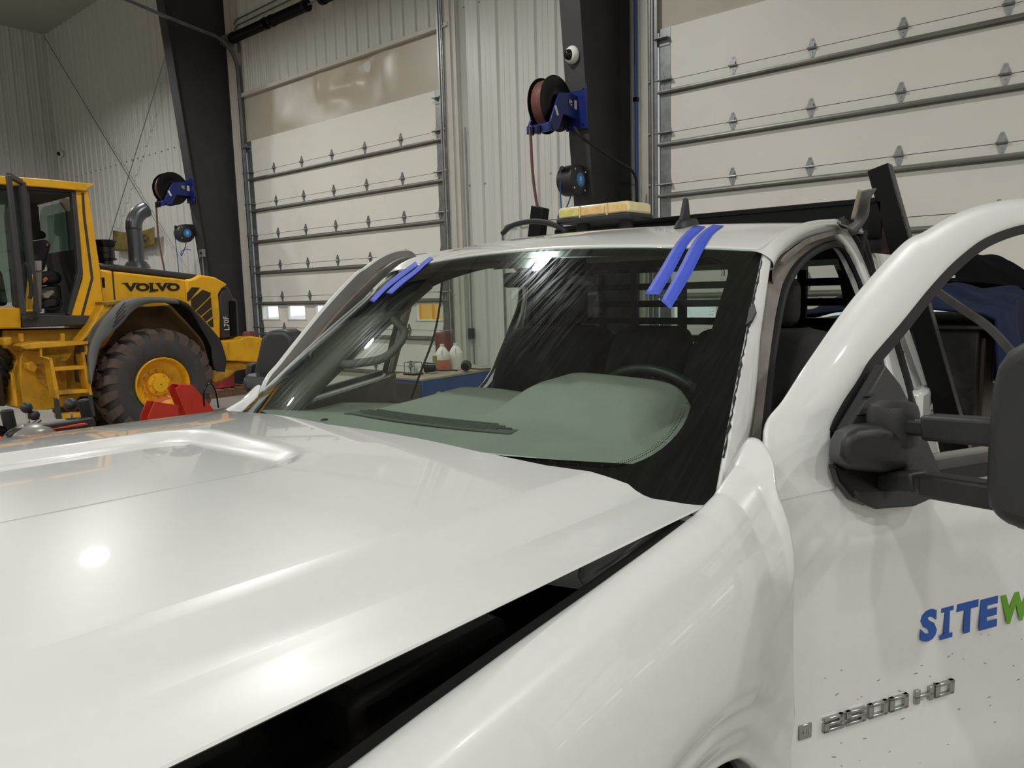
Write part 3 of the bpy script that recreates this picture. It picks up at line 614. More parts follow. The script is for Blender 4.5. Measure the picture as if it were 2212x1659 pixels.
for fx, fz, w_ in ((0.02, 0.115, 0.11), (0.205, 0.115, 0.11), (0.475, 0.115, 0.10), (0.475, -0.004, 0.11), (0.60, 0.115, 0.11), (0.785, 0.115, 0.11)):
    MB().box(V3(XH+0.010, p0.y, p0.z)+u_*(fx*Lw)+V3(0, 0, fz*0.9), (0.005, w_*Lw, 0.010)).build('letter_serif', MATS['dark_lettering'], lt, smooth=False)
# exhaust stack with curved end
a = z1(836, 600, LC+0.12); m = MB()
sc = lambda x, y: z1(x, y, LC+0.12)
m.tube(cr([sc(846, 625), sc(842, 560), sc(836, 470), sc(826, 385)], 10), [0.14, 0.11]+[0.098]*8, n=20); m.build('exhaust_stack', EXH, lt)
MB().tube(cr([sc(826, 390), sc(828, 345), sc(845, 305), sc(872, 278), sc(905, 262)], 14), 0.102, n=20, cap=False).build('exhaust_bend', EXH, lt, solid=0.008)
MB().lathe([(0.17, 0.0), (0.145, 0.05), (0.12, 0.09), (0.10, 0.09)], sc(848, 628), 'Z', 20).build('exhaust_collar', EXH, lt)
pc = z1(655, 590, LC+0.35)
MB().lathe([(0.084, -0.084), (0.084, 0.017), (0.126, 0.025), (0.130, 0.042), (0.109, 0.050), (0.109, 0.109), (0.113, 0.113), (0.109, 0.118), (0.109, 0.185), (0.113, 0.189), (0.134, 0.244), (0.143, 0.260), (0.139, 0.277), (0.042, 0.286)], pc, 'Z', 24).build('air_precleaner', mat('precleaner_black', (18, 18, 19), 0.15), lt)
# counterweight
cw = slab('counterweight', [(1366, 1078), (1492, 1066), (1500, 1052), (1560, 1048), (1642, 1062), (1656, 1085), (1652, 1185), (1590, 1210), (1400, 1200), (1368, 1140)], XH+0.18, full(XH)+0.36, YEL, bevel=0.05)
slab('counterweight_lower', [(1400, 1203), (1590, 1212), (1540, 1248), (1470, 1262), (1410, 1310), (1320, 1350), (1318, 1270)], XH+0.08, full(XH)+0.16, YELD, bevel=0.04)
for q in ([(1412, 1086), (1418, 1085), (1418, 1150), (1412, 1150)], [(1590, 1085), (1600, 1085), (1600, 1096), (1590, 1096)]): slab('lug', q, XH+0.19, 0.02, YELD, cw, bevel=0, smooth=False)
# frame underneath
slab('rear_frame', [(620, 1000), (1320, 1000), (1330, 1270), (1300, 1340), (700, 1420), (500, 1420), (430, 1480), (300, 1500), (150, 1502), (75, 1480), (80, 1290), (65, 1280), (110, 1180), (60, 1130), (20, 1120), (20, 1010)], LC+0.47, 0.95, YELD, bevel=0.02)
slab('frame_side_plate', [(150, 1130), (250, 1140), (330, 1320), (360, 1420), (500, 1400), (420, 1470), (300, 1502), (150, 1502), (125, 1350), (125, 1180)], LC+0.70, 0.1, YELD, bevel=0.01)
slab('tread_plate', [(230, 1230), (410, 1200), (415, 1370), (330, 1385), (240, 1330)], LC+0.73, 0.03, mat('tread_plate_paint', (196, 142, 32), 0.5, bump=1.0, bscale=22, var=0.2, scale=20), bevel=0.005)
slab('cover_plate', [(68, 1275), (88, 1275), (112, 1480), (90, 1480)], LC+0.80, 0.03, YELD, bevel=0.004)
slab('drain_valve', [(165, 1215), (205, 1200), (240, 1240), (215, 1275), (175, 1255)], LC+0.87, 0.14, YELD, bevel=0.015)
slab('step_boss', [(20, 1060), (75, 1050), (82, 1100), (30, 1110)], LC+0.87, 0.25, YELD, bevel=0.02)
# wheels
def wheel(c, side, nm='wheel'):
    """side +1: visible outer face looks to +X"""
    w = 0.50; s = side; R = 0.71
    ax = (V3(0, 1, 0), V3(0, 0, 1), V3(s, 0, 0)) if s > 0 else (V3(0, 0, 1), V3(0, 1, 0), V3(-1, 0, 0))
    ty = MB().lathe([(0.33, -w), (0.48, -w-0.01), (0.62, -w+0.02), (0.655, -w+0.07), (0.665, -w/2), (0.655, -0.07), (0.62, -0.03), (0.52, 0.0), (0.43, -0.005), (0.365, -0.03), (0.33, -0.06)], c, ax, 48, closed=True).build('tyre', TYRE, lt)
    m = MB(); N = 20
    def P(ang, r, x): return c + ax[0]*(math.cos(ang)*r) + ax[1]*(math.sin(ang)*r) + ax[2]*x
    for k in range(N):
        for h, d in ((0, 1), (0.5, -1)):
            a = 2*math.pi*(k+h)/N
            da = 0.17; secs = [(0.0, 0.575, -0.012), (0.02, 0.655, -0.02), (0.05, R-0.012, -0.07), (0.11, R, -0.17), (0.19, R, -0.275)]
            if d < 0: secs = [(q, r, -w-x) for q, r, x in secs]
            vs = []
            for q, r, x in secs:
                dd = da if q < 0.15 else da*0.6
                vs += [P(a+q, r, x), P(a+q+dd, r, x), P(a+q+dd, r-0.06, x if r > 0.66 else x-0.02*d*0), P(a+q, r-0.06, x)]
            fs = [(3,2,1,0), (16,17,18,19)]
            for i in range(4):
                for j in range(4): fs.append((i*4+j, i*4+(j+1) % 4, i*4+4+(j+1) % 4, i*4+4+j))
            m.add(vs, fs)
    o = m.build('tread_lugs', TREAD, ty, smooth=False); o['kind'] = 'stuff'
    rim = MB().lathe([(0.30, -0.30), (0.345, -0.05), (0.345, -0.02), (0.335, -0.012), (0.32, -0.03), (0.31, -0.10), (0.295, -0.15), (0.275, -0.16), (0.215, -0.20), (0.20, -0.19), (0.15, -0.19), (0.145, -0.14), (0.14, -0.13), (0.105, -0.12), (0.095, -0.09), (0.01, -0.085), (0.01, -0.30)], c, ax, 40, closed=True).build('rim', YEL, lt)
    for k in range(12):
        a = 2*math.pi*k/12; p = c+ax[0]*(0.178*math.cos(a))+ax[1]*(0.178*math.sin(a))
        MB().cyl(p+ax[2]*-0.20, p+ax[2]*-0.155, 0.018, n=6).build('wheel_nut', YELD, rim)
    for k in range(6):
        a = 2*math.pi*k/6; p = c+ax[0]*(0.12*math.cos(a))+ax[1]*(0.12*math.sin(a))
        MB().cyl(p+ax[2]*-0.14, p+ax[2]*-0.112, 0.014, n=6).build('hub_bolt', YELD, rim)
wc = atX(355, 831, XT); WYC = wc.y; wheel(V3(XT, WYC, 0.71), 1); wheel(V3(2*LC-XT, WYC, 0.71), -1)
wheel(V3(XT, WYC-2.85, 0.71), 1); wheel(V3(2*LC-XT, WYC-2.85, 0.71), -1)
MB().cyl((XT-0.3, WYC, 0.71), (2*LC-XT+0.3, WYC, 0.71), 0.2, n=16).build('rear_axle', YELD, lt)
MB().cyl((XT-0.3, WYC-2.85, 0.71), (2*LC-XT+0.3, WYC-2.85, 0.71), 0.2, n=16).build('front_axle', YELD, lt)
MB().box((LC, WYC-2.85, 1.0), (0.9, 1.5, 0.6)).box((LC, WYC-3.2, 1.5), (0.8, 0.8, 0.9)).build('front_frame', YELD, lt, bevel=0.03)
# fender: dusty front half, black rear half; a broad curved sheet with a turned edge
Fo = [(560, 1345), (553, 1240), (556, 1130), (612, 1000), (690, 915), (765, 848), (860, 816), (980, 812), (1090, 822)]
Fi = [(566, 1346), (590, 1240), (622, 1110), (690, 1030), (750, 975), (820, 895), (900, 850), (1000, 842), (1110, 850)]
Ro = [(1090, 822), (1160, 850), (1215, 905), (1268, 962), (1352, 1062), (1380, 1130), (1397, 1200), (1390, 1268)]
Ri = [(1110, 850), (1165, 885), (1205, 940), (1240, 1000), (1300, 1110), (1308, 1180), (1320, 1240), (1335, 1265)]
for nm, O, I, m in (('front_fender', Fo, Fi, FENG), ('rear_fender', Ro, Ri, FENB)):
    o1 = poly(O, XF); i1 = poly(I, XF-0.02); top = [p+V3(-0.46, 0, 0) for p in o1]
    MB().loft([i1, [(a+b)/2 + V3(0.02, 0, 0) for a, b in zip(i1, o1)], o1, [p+V3(-0.06, 0, 0.015) for p in o1], top], 40, 20).build(nm, m, lt, solid=0.012, angle=60)
    if m is FENG:
        for k in range(4): slab('fender_rib', [(700+k*6, 985-k*26), (775-0*k, 905-k*26+8), (777, 912-k*26), (702+k*6, 992-k*26)], XF+0.018, 0.02, FENB, bevel=0, smooth=False)
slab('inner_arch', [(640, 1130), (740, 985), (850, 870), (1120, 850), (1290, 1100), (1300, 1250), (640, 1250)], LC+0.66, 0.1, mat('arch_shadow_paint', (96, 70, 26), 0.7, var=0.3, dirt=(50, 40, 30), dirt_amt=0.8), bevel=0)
slab('fender_support', [(640, 850), (770, 828), (765, 850), (700, 905), (600, 985), (520, 1075), (490, 1080), (575, 975)], LC+0.97, 0.25, YELD, bevel=0.01)
slab('grip_deck', [(640, 836), (770, 822), (772, 850), (650, 862)], LC+1.00, 0.3, mat('grip_deck_paint', (150, 116, 34), 0.7, bump=1, bscale=40, var=0.3, scale=20), bevel=0.01)
# steps and ladder
pl = slab('step_platform', [(125, 1108), (140, 1098), (260, 1082), (545, 1078), (548, 1098), (250, 1122), (160, 1130)], LC+1.12, 0.42, YELD, bevel=0.008)
slab('platform_bracket', [(260, 1118), (262, 1172), (300, 1176), (312, 1186), (318, 1200), (270, 1180), (250, 1176), (248, 1120)], LC+1.10, 0.05, YELD, bevel=0.003)
slab('platform_bracket', [(540, 1100), (545, 1160), (510, 1166), (505, 1150), (532, 1145), (530, 1100)], LC+1.10, 0.05, YELD, bevel=0.003)
slab('ladder_rail', [(306, 1180), (322, 1182), (368, 1400), (366, 1440), (350, 1430), (330, 1340)], LC+1.10, 0.2, YELD, bevel=0.003)
slab('ladder_rail', [(508, 1160), (524, 1160), (570, 1395), (574, 1410), (555, 1412), (530, 1300)], LC+1.10, 0.2, YELD, bevel=0.003)
for y0, xa, xb in ((1240, 326, 526), (1385, 362, 566)): slab('ladder_step', [(xa, y0), (xb, y0-12), (xb+3, y0+10), (xa+3, y0+24)], LC+1.09, 0.22, YELD, bevel=0.004)
slab('ladder_strap', [(336, 1432), (366, 1440), (385, 1560), (350, 1560)], LC+1.10, 0.03, LGREY, bevel=0.004)
slab('ladder_strap', [(545, 1408), (572, 1410), (592, 1545), (560, 1540)], LC+1.10, 0.03, LGREY, bevel=0.004)
slab('ladder_step', [(372, 1532), (585, 1516), (588, 1540), (376, 1560)], LC+1.09, 0.2, YELD, bevel=0.004)
for x in (135, 390): slab('mount_bracket', [(x-12, 1030), (x+12, 1030), (x+12, 1080), (x-12, 1082)], LC+0.82, 0.06, YELD, bevel=0.004)
# ---- cab
W = full(XC)
slab('cab_roof', [(-330, 30), (0, 56), (300, 78), (585, 106), (582, 114), (545, 132), (536, 150), (300, 128), (0, 108), (-330, 85)], XC+0.06, W+0.12, YEL, bevel=0.025)
slab('roof_trim', [(-330, 92), (0, 112), (470, 150), (470, 160), (0, 132), (-330, 120)], XC+0.0, W, LGREY, bevel=0.01)
for X, d in ((XC, 0.09), (2*LC-XC+0.09, 0.09)):
    slab('rear_pillar', [(466, 150), (545, 150), (620, 635), (622, 690), (640, 850), (578, 924), (440, 922), (512, 690), (500, 500)], X, d, YEL, bevel=0.012)
    slab('door_post', [(440, 150), (468, 152), (514, 660), (440, 922), (415, 910), (484, 650), (460, 350)], X+0.01, d, LGREY, bevel=0.008)
    slab('front_post', [(60, 118), (180, 122), (220, 650), (235, 918), (210, 918), (90, 860), (40, 300)], X-0.02, d, LGREY, bevel=0.01)
    slab('windscreen_post', [(-330, 100), (-290, 100), (-250, 860), (-330, 860)], X, d, LGREY, bevel=0.01)
    slab('cab_sill', [(135, 938), (230, 912), (445, 918), (590, 924), (592, 975), (140, 996)], X+0.01, d, LGREY, bevel=0.012)
    slab('cab_lower_panel', [(-330, 840), (0, 868), (132, 872), (134, 1000), (0, 1002), (-330, 1000)], X+0.02, d+0.02, YEL, bevel=0.02)
slab('pillar_seam', [(504, 160), (520, 166), (528, 300), (578, 690), (516, 922), (500, 922), (562, 690), (512, 300)], XC+0.006, 0.02, LGREY, bevel=0, smooth=False)
slab('cab_rear_wall', [(540, 500), (548, 500), (622, 690), (640, 850), (600, 925), (585, 925), (600, 800), (540, 560)], XC-0.05, W-0.1, CABIN, bevel=0.01)
slab('cab_floor', [(-330, 905), (590, 905), (590, 960), (-330, 960)], XC-0.05, W-0.1, CABIN, bevel=0)
slab('cab_headliner', [(-330, 108), (480, 158), (470, 176), (-330, 135)], XC-0.05, W-0.1, CABIN, bevel=0)
slab('rear_glass', [(530, 250), (534, 250), (548, 500), (544, 500)], XC-0.1, W-0.2, LGLASS, bevel=0, smooth=False)
# far side of the cab: trim panel with corner cut window
Xf = 2*LC-XC+0.12
slab('inner_trim', [(300, 540), (420, 528), (440, 545), (450, 640), (470, 640), (430, 910), (280, 910), (300, 700)], Xf, 0.06, CABIN, bevel=0.01)
slab('inner_post', [(380, 190), (420, 190), (470, 260), (480, 640), (440, 640), (425, 400), (412, 270), (376, 222)], Xf, 0.06, mat('cab_inner_post', (108, 98, 90), 0.7), bevel=0.01)
slab('inner_post', [(180, 170), (240, 250), (246, 330), (255, 400), (240, 420), (180, 420)], Xf, 0.06, CABIN, bevel=0.01)
slab('side_pane', [(246, 300), (262, 250), (376, 222), (412, 270), (440, 640), (420, 528), (300, 540), (246, 420)], Xf-0.03, 0.006, LGLASS, bevel=0, smooth=False)
# seat, armrest, steering column
SEAT = mat('loader_seat', (26, 26, 30), 0.8, var=0.2)
Xs = LC+0.3
slab('seat_back', [(225, 560), (250, 445), (290, 450), (325, 470), (300, 560), (285, 640), (240, 660)], Xs, 0.5, SEAT, bevel=0.05)
slab('headrest', [(222, 400), (250, 392), (288, 400), (296, 440), (245, 450), (222, 440)], Xs-0.1, 0.3, SEAT, bevel=0.04)
slab('seat_base', [(225, 660), (330, 640), (390, 660), (390, 720), (235, 740)], Xs, 0.5, SEAT, bevel=0.05)
slab('seat_pedestal', [(265, 740), (380, 730), (390, 860), (270, 880)], Xs-0.05, 0.4, CABIN, bevel=0.03)
slab('belt_latch', [(268, 694), (288, 680), (298, 695), (272, 720)], Xs+0.04, 0.03, mat('latch_orange', (196, 110, 60), 0.5), bevel=0.004)
slab('belt_tag', [(287, 484), (298, 470), (300, 480), (290, 494)], Xs+0.02, 0.02, mat('tag_orange', (220, 96, 30), 0.5), bevel=0.002)
slab('control_console', [(220, 590), (262, 590), (262, 900), (232, 905)], Xs+0.25, 0.12, mat('console_grey', (126, 118, 110), 0.6), bevel=0.02)
slab('console_screen', [(222, 582), (258, 580), (260, 642), (226, 645)], Xs+0.27, 0.06, mat('console_alu', (160, 156, 150), 0.4), bevel=0.008)
MB().tube([z1(320+60*math.cos(a), 845+38*math.sin(a), Xs+0.2) for a in np.linspace(0, 6.1, 24)], 0.015, n=6, closed=True).build('cab_hose', BLACKR, lt)
slab('floor_rag', [(270, 790), (325, 762), (340, 775), (300, 815), (272, 812)], Xs+0.3, 0.15, mat('rag_grey', (150, 142, 128), 0.8), bevel=0.01)
# door swung wide open: glazed leaf standing out from the front post
ph = z1(215, 860, XC+0.03); top = z1(183, 100, XC+0.03)
dl = V3(0.44, -0.26, 0)        # leaf direction, outward and forward
def leaf(u, z): return V3(ph.x, ph.y, 0) + dl*u + V3(0, 0, z)
zb, zt_ = z1(210, 935, XC+0.03).z, top.z
m = MB()
m.bar(leaf(0, zb), leaf(0, zt_), 0.07, 0.07, up=(1, 0, 0)); m.bar(leaf(1, zb+0.05), leaf(1, zt_), 0.05, 0.05, up=(1, 0, 0)); m.bar(leaf(0, zt_), leaf(1, zt_), 0.04, 0.06); m.bar(leaf(0, zb+0.04), leaf(1, zb+0.04), 0.04, 0.08)
dr = m.build('cab_door', LGREY, lt, bevel=0.008)
MB().add([leaf(0.02, zb+0.1), leaf(0.98, zb+0.1), leaf(0.98, zt_-0.04), leaf(0.02, zt_-0.04)], [(0, 1, 2, 3)]).build('door_pane', LGLASS, dr, smooth=False)
slab('door_skirt', [(165, 938), (206, 940), (206, 664), (190, 668), (178, 700), (168, 800)], XC+0.10, 0.06, YEL, dr, bevel=0.01)
MB().tube(cr([leaf(0.35, zb+0.62), leaf(0.30, zb+0.55)+V3(0.05, 0, 0), leaf(0.3, zb+0.3)+V3(0.05, 0, 0), leaf(0.4, zb+0.22)], 14), 0.022, n=8).build('door_handle', BLACKP, dr)
slab('front_pane', [(-240, 130), (40, 150), (80, 840), (-240, 820)], XC-0.02, 0.006, LGLASS, bevel=0, smooth=False)
slab('dash_console', [(-250, 650), (-60, 620), (20, 640), (60, 860), (-250, 860)], LC+0.3, 0.6, CABIN, bevel=0.05)
# hydraulic hoses and pipes at the articulation
for k in range(4):
    MB().tube(cr([z1(-80, 1150+k*70, LC+0.45-0.1*k), z1(0, 1180+k*70, LC+0.5-0.1*k), z1(40, 1240+k*50, LC+0.5-0.1*k), z1(80, 1230+k*60, LC+0.4-0.1*k)], 16), 0.03, n=8).build('hydraulic_hose', BLACKR, lt)
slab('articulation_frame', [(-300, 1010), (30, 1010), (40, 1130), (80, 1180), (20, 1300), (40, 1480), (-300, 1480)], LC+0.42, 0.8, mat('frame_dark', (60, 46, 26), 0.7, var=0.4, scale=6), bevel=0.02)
# ------------------------------------------------------------------ white pickup truck, nose towards the camera, centre line X = TC
from mathutils.bvhtree import BVHTree
TC = -1.515; HC = -1.50
def mirror(b):
    cz = lambda z: TC-0.052*max(0, min(1.2, (z-1.345)/0.55))
    m = MB(); m.v = [V3(2*cz(p.z)-p.x, p.y, p.z) for p in b.v]; m.f = [tuple(f[::-1]) for f in b.f]; return m
PAINT = mat('white_car_paint', (218, 219, 217), 0.32, coat=1.0, var=0.012, scale=40, bump=0.02, bscale=900)
PRIMER = mat('worn_jamb_paint', (122, 116, 110), 0.5, var=0.2, scale=9, dirt=(104, 78, 58), dirt_amt=0.6, dscale=8)
FRIT = mat('black_glass_frit', (7, 7, 8), 0.12, var=0.2, scale=8)
DASH = mat('dash_vinyl', (150, 152, 146), 0.6, var=0.06, scale=6, bump=0.25, bscale=300)
DASHD = mat('dash_dark', (64, 66, 62), 0.6, var=0.06, scale=6)
TRIMG = mat('interior_grey', (120, 116, 112), 0.65, var=0.08, scale=4, bump=0.1, bscale=250)
CLOTH = mat('seat_cloth_dark', (44, 43, 43), 0.9, var=0.15, scale=12, bump=0.2, bscale=200)
DARKIN = mat('cab_lining_dark', (34, 33, 33), 0.85, var=0.1)
ENG = mat('engine_bay_dark', (20, 20, 20), 0.6, var=0.4, scale=9, dirt=(62, 52, 44), dirt_amt=0.6, dscale=6)
SEAL = mat('weatherstrip_grey', (70, 68, 66), 0.65, var=0.15, scale=14)
WGLASS = glass('windscreen_glass', (0.74, 0.83, 0.76), 0.012, haze=0.05)
truck = thing('pickup_truck', 'white pickup truck in the foreground with both doors open', 'pickup truck', (TC, 1.5, 0))
def sstep(t): t = max(0.0, min(1.0, t)); return t*t*(3-2*t)
# ---- hood
def hood_rear(a):   # rear edge Y against |u|
    return float(np.interp(a, [0, 0.3, 0.45, 0.6, 0.70, 0.74, 0.765, 0.80, 0.88], [1.085, 1.12, 1.13, 1.16, 1.21, 1.246, 1.241, 1.235, 1.285]))
def hood_z(u, Y):
    a = abs(u)
    z = 1.368+0.012*sstep((0.88-a)/0.10)+0.042*sstep((0.79-a)/0.12)+0.038*(1-min(1, a/0.67)**2) + 0.02*(1.06-Y) - 0.009*u
    # recessed centre pan with a rounded rear end
    hw, yr, r = 0.285, 0.875, 0.13
    dx = a-(hw-r); dy = Y-(yr-r)
    d = (math.hypot(max(dx, 0), max(dy, 0)) + min(max(dx, dy), 0)) - r
    z -= 0.020*sstep(-d/0.055)
    if Y < 0.0: z -= 0.9*Y*Y*3
    return z
us = sorted(set([round(v, 4) for v in list(np.linspace(-0.88, 0.88, 71))+[s*v for s in (-1, 1) for v in (0.23, 0.245, 0.26, 0.275, 0.285, 0.29, 0.64, 0.66, 0.68, 0.70, 0.72, 0.74, 0.76, 0.78, 0.80, 0.82)]]))
rows = []
tt = list(np.linspace(0, 1, 64))
for t_ in tt:
    rows.append([V3(HC+u, -0.22+(hood_rear(abs(u))+0.22)*t_, hood_z(u, -0.22+(hood_rear(abs(u))+0.22)*t_)) for u in us])
hb = MB().grid(rows)
HOODB = hb
hood_o = hb.build('hood', PAINT, truck, angle=180)
# folded side and rear flanges of the hood
for s in (1, -1):
    e = [r[-1] if s > 0 else r[0] for r in rows]
    MB().grid([e, [p+V3(0.002*s, 0, -0.003) for p in e], [p+V3(-0.004*s, 0, -0.008) for p in e], [p+V3(-0.04*s, 0, -0.012) for p in e]], flip=s < 0).build('hood_hem', PAINT, truck, angle=60)
e = rows[-1]; MB().grid([e, [p+V3(0, 0.004, -0.006) for p in e], [p+V3(0, 0.0, -0.02) for p in e], [p+V3(0, -0.05, -0.03) for p in e]], flip=True).build('hood_rear_hem', PAINT, truck, angle=60)
for s in (1, -1):
    e = [V3(HC+s*0.74, y, hood_z(s*0.74, y)-0.05) for y in np.linspace(0.0, 1.1, 12)]
    MB().tube(e, 0, flat=(0.03, 0.16), up=(1, 0, 0)).build('hood_inner_frame', mat('hood_inner_paint', (120, 120, 118), 0.5), truck)
# ---- windscreen surface
def glassP(k, v, off=0.0):
    b = V3(TC+0.888*k, 1.145+0.205*k*k, 1.345+0.0*k); t = V3(TC+0.01-0.69*(-k), 1.95+0.10*k*k, 1.897-0.037*k*k)
    t.x = TC-0.052+0.751*k
    p = b.lerp(t, v); n = V3(0.16*k, -0.545, 0.83).normalized()
    return p + n*(0.022*math.sin(math.pi*(v+0.16)/1.16)*(1-0.3*k*k) + off)
ks = np.linspace(-1, 1, 41); vsn = np.linspace(-0.16, 1, 29)
gb = MB().grid([[glassP(k, v) for k in ks] for v in vsn]); GLASSB = gb
ws = gb.build('windscreen', WGLASS, truck, angle=180)
# black ceramic border: ring between glass edge and rounded clear area
def inner_kv(n=120):
    k1, v0, v1 = 0.905, 0.075, 0.952; out = []
    rk, rv = (0.16, 0.20), (0.10, 0.10)     # corner radii (k, v) bottom / top
    pts = []
    def arc(ck, cv, a0, a1, r):
        for a in np.linspace(a0, a1, 12): pts.append((ck+r[0]*math.cos(a), cv+r[1]*math.sin(a)))
    arc(k1-rk[0], v0+rk[1], -math.pi/2, 0, rk); arc(k1-rv[0], v1-rv[1], 0, math.pi/2, rv)
    arc(-k1+rv[0], v1-rv[1], math.pi/2, math.pi, rv); arc(-k1+rk[0], v0+rk[1], math.pi, 1.5*math.pi, rk)
    # densify
    P = pts+[pts[0]]
    for (a, b), (c, d) in zip(P[:-1], P[1:]):
        m = max(1, int(math.hypot(c-a, (d-b)*0.5)/0.04))
        for i in range(m): out.append((a+(c-a)*i/m, b+(d-b)*i/m))
    return out
inn = inner_kv(); ring = []
for k, v in inn:
    dk, dv = k, v-0.5; f = 1/max(abs(dk), abs(dv)/(0.5 if dv > 0 else 0.66)); ring.append((dk*f, 0.5+dv*f))
rr = []
for f in (0, 0.34, 0.67, 1): rr.append([glassP(a[0]+(b[0]-a[0])*f, a[1]+(b[1]-a[1])*f, -0.004) for a, b in zip(inn, ring)])
for r in rr: r.append(r[0])
MB().grid(rr).build('frit_border', FRIT, ws, angle=180)
m = MB()   # dotted fade of the frit
for i in range(0, len(inn)):
    for q in (0.0, 0.2, 0.4, 0.6, 0.8):
        a = inn[i]; b = inn[(i+1) % len(inn)]; k, v = a[0]+(b[0]-a[0])*q, a[1]+(b[1]-a[1])*q
        for j in range(2):
            f = 0.988-0.008*j; p = glassP(k*f, 0.5+(v-0.5)*f, -0.003); s_ = 0.0014-0.0004*j
            m.add([p+V3(-s_, -s_*.8, -s_*.55), p+V3(s_, -s_*.8, -s_*.55), p+V3(s_, s_*.8, s_*.55), p+V3(-s_, s_*.8, s_*.55)], [(0, 1, 2, 3)])
o = m.build('frit_dots', FRIT, ws, smooth=False); o['kind'] = 'stuff'
MB().grid([[glassP(0.28+0.16*i/6, 0.048+0.028*j/2, 0.002) for i in range(7)] for j in range(3)]).build('glass_sticker', mat('sticker_grey', (70, 82, 76), 0.3), ws)
# urethane bead hanging out along the driver side edge
rnd = random.Random(3); pts = [glassP(1.0, v, 0.004)+V3(0.002+0.004*rnd.random(), 0, 0) for v in np.linspace(0.12, 0.93, 60)]
MB().tube(pts, [0.0012+0.0028*rnd.random()**2 for _ in pts], n=6).build('urethane_bead', BLACKR, truck)
a_, b_ = glassP(1, 0.60), glassP(1, 0.68)
MB().prism([a_+V3(0.0, 0, 0), a_+V3(0.012, 0.004, 0.01), a_.lerp(b_, 0.5)+V3(0.018, 0.006, 0.012), b_+V3(0.010, 0.004, 0.01), b_+V3(0.0, 0, 0)], (0, -0.006, 0.006)).build('torn_sealant_flap', mat('sealant_dark', (62, 62, 62), 0.7), truck)
# ---- roof
def roofP(k, Y):
    yf = 1.95+0.10*k*k; hw = float(np.interp(Y, [1.95, 2.2, 2.6, 3.0], [0.752, 0.771, 0.776, 0.771])); f = (Y-yf)
    z = float(np.interp(f, [0, 0.06, 0.15, 0.30, 0.55, 0.85, 1.0], [1.897, 1.918, 1.943, 1.970, 1.984, 1.974, 1.955])) - float(np.interp(f, [0, 0.4], [0.037, 0.020]))*k*k - 0.006*k**4
    return V3(TC-0.052+hw*k, Y, z)
rows = [[roofP(k, (1.95+0.10*k*k)+(2.98-(1.95+0.10*k*k))*t_) for k in np.linspace(-1, 1, 41)] for t_ in np.linspace(0, 1, 30)]
ROOFB = MB().loft(rows, 41, 40)
roof = ROOFB.build('roof', PAINT, truck, angle=180, solid=0.01)
MB().grid([[p+V3(0, 0.0, -0.05) for p in r[1:-1]] for r in rows[2:]], flip=True).build('headliner', mat('headliner_grey', (78, 76, 74), 0.9), truck, angle=180)
# ---- cab side on the driver side, mirrored for the passenger side
def S(px, py, off=0.0): return atP(px, py, (-0.62+off, 0, 1.37), (1, 0, 0.36))
def both(fn, nm, m, **kw):
    b = fn(); o = b.build(nm, m, truck, **kw); mirror(b).build(nm, m, truck, **kw); return b
Rp = [S(*q) for q in ((1606, 985), (1618, 945), (1628, 890), (1638, 800), (1642, 737), (1650, 676), (1662, 587), (1668, 556))]
vv = np.linspace(0.0, 0.985, 24); RR = cr(Rp, 24); GG = [glassP(1.0, v) for v in vv]
apil = lambda k: MB().loft([[p+V3(-0.03, 0.03, -0.02) for p in GG], [p+V3(0.002, 0.0, 0.0) for p in GG], [g.lerp(r, 0.35)+V3(0.004, -0.008, 0.006)*k for g, r in zip(GG, RR)], [g.lerp(r, 0.8)+V3(0.006, -0.004, 0.003)*k for g, r in zip(GG, RR)], RR, [p+V3(-0.012, 0.03, 0) for p in RR]], 24, 20, flip=True)
apil(1).build('a_pillar', PAINT, truck, angle=70); mirror(apil(-0.5)).build('a_pillar', PAINT, truck, angle=70)
J = [S(*q, off=-0.01) for q in ((1640, 975), (1648, 900), (1656, 830), (1664, 760), (1674, 690), (1684, 640), (1694, 600))]
JJ = cr(J, 20); R2 = cr([p+V3(-0.012, 0.03, 0) for p in Rp], 20)
both(lambda: MB().grid([R2, [a.lerp(b, 0.5)+V3(-0.02, 0, 0) for a, b in zip(R2, JJ)], JJ, [p+V3(-0.05, 0.01, 0) for p in JJ]], flip=True), 'door_jamb', PRIMER)
# roof rail over the door
T = [atX(*q, -0.796) for q in ((1650, 550), (1668, 524), (1692, 502), (1722, 487), (1762, 477), (1806, 473))]
Bt = [S(*q) for q in ((1668, 582), (1681, 560), (1702, 540), (1732, 521), (1767, 509), (1808, 502))]
RO = [roofP(0.97, p.y+0.005) for p in T]
both(lambda: MB().loft([RO, [a.lerp(b, 0.5)+V3(0.0, 0, 0.002) for a, b in zip(RO, T)], T, [a.lerp(b, 0.45)+V3(0.012, 0, 0) for a, b in zip(T, Bt)], Bt, [p+V3(-0.035, 0, -0.004) for p in Bt]], 24, 20, flip=True), 'roof_rail', PAINT, angle=80)
DR = [p+V3(0.016, 0, 0.004) for p in [S(*q) for q in ((1676, 574), (1684, 562), (1704, 545), (1732, 525), (1766, 513), (1805, 503))]]
both(lambda: MB().tube(cr(DR, 24), 0, flat=(0.008, 0.014), up=(0, 0, 1)), 'drip_rail', PRIMER)
UJ1 = [S(*q) for q in ((1668, 584), (1681, 562), (1702, 542), (1732, 523), (1767, 511), (1808, 503))]
UJ2 = [S(*q, off=-0.02) for q in ((1690, 640), (1700, 612), (1718, 584), (1745, 557), (1778, 540), (1812, 534))]
both(lambda: MB().loft([UJ1, [a.lerp(b, .5)+V3(-0.012, 0, 0) for a, b in zip(UJ1, UJ2)], UJ2], 20, 8, flip=True), 'upper_jamb', PRIMER, angle=80)
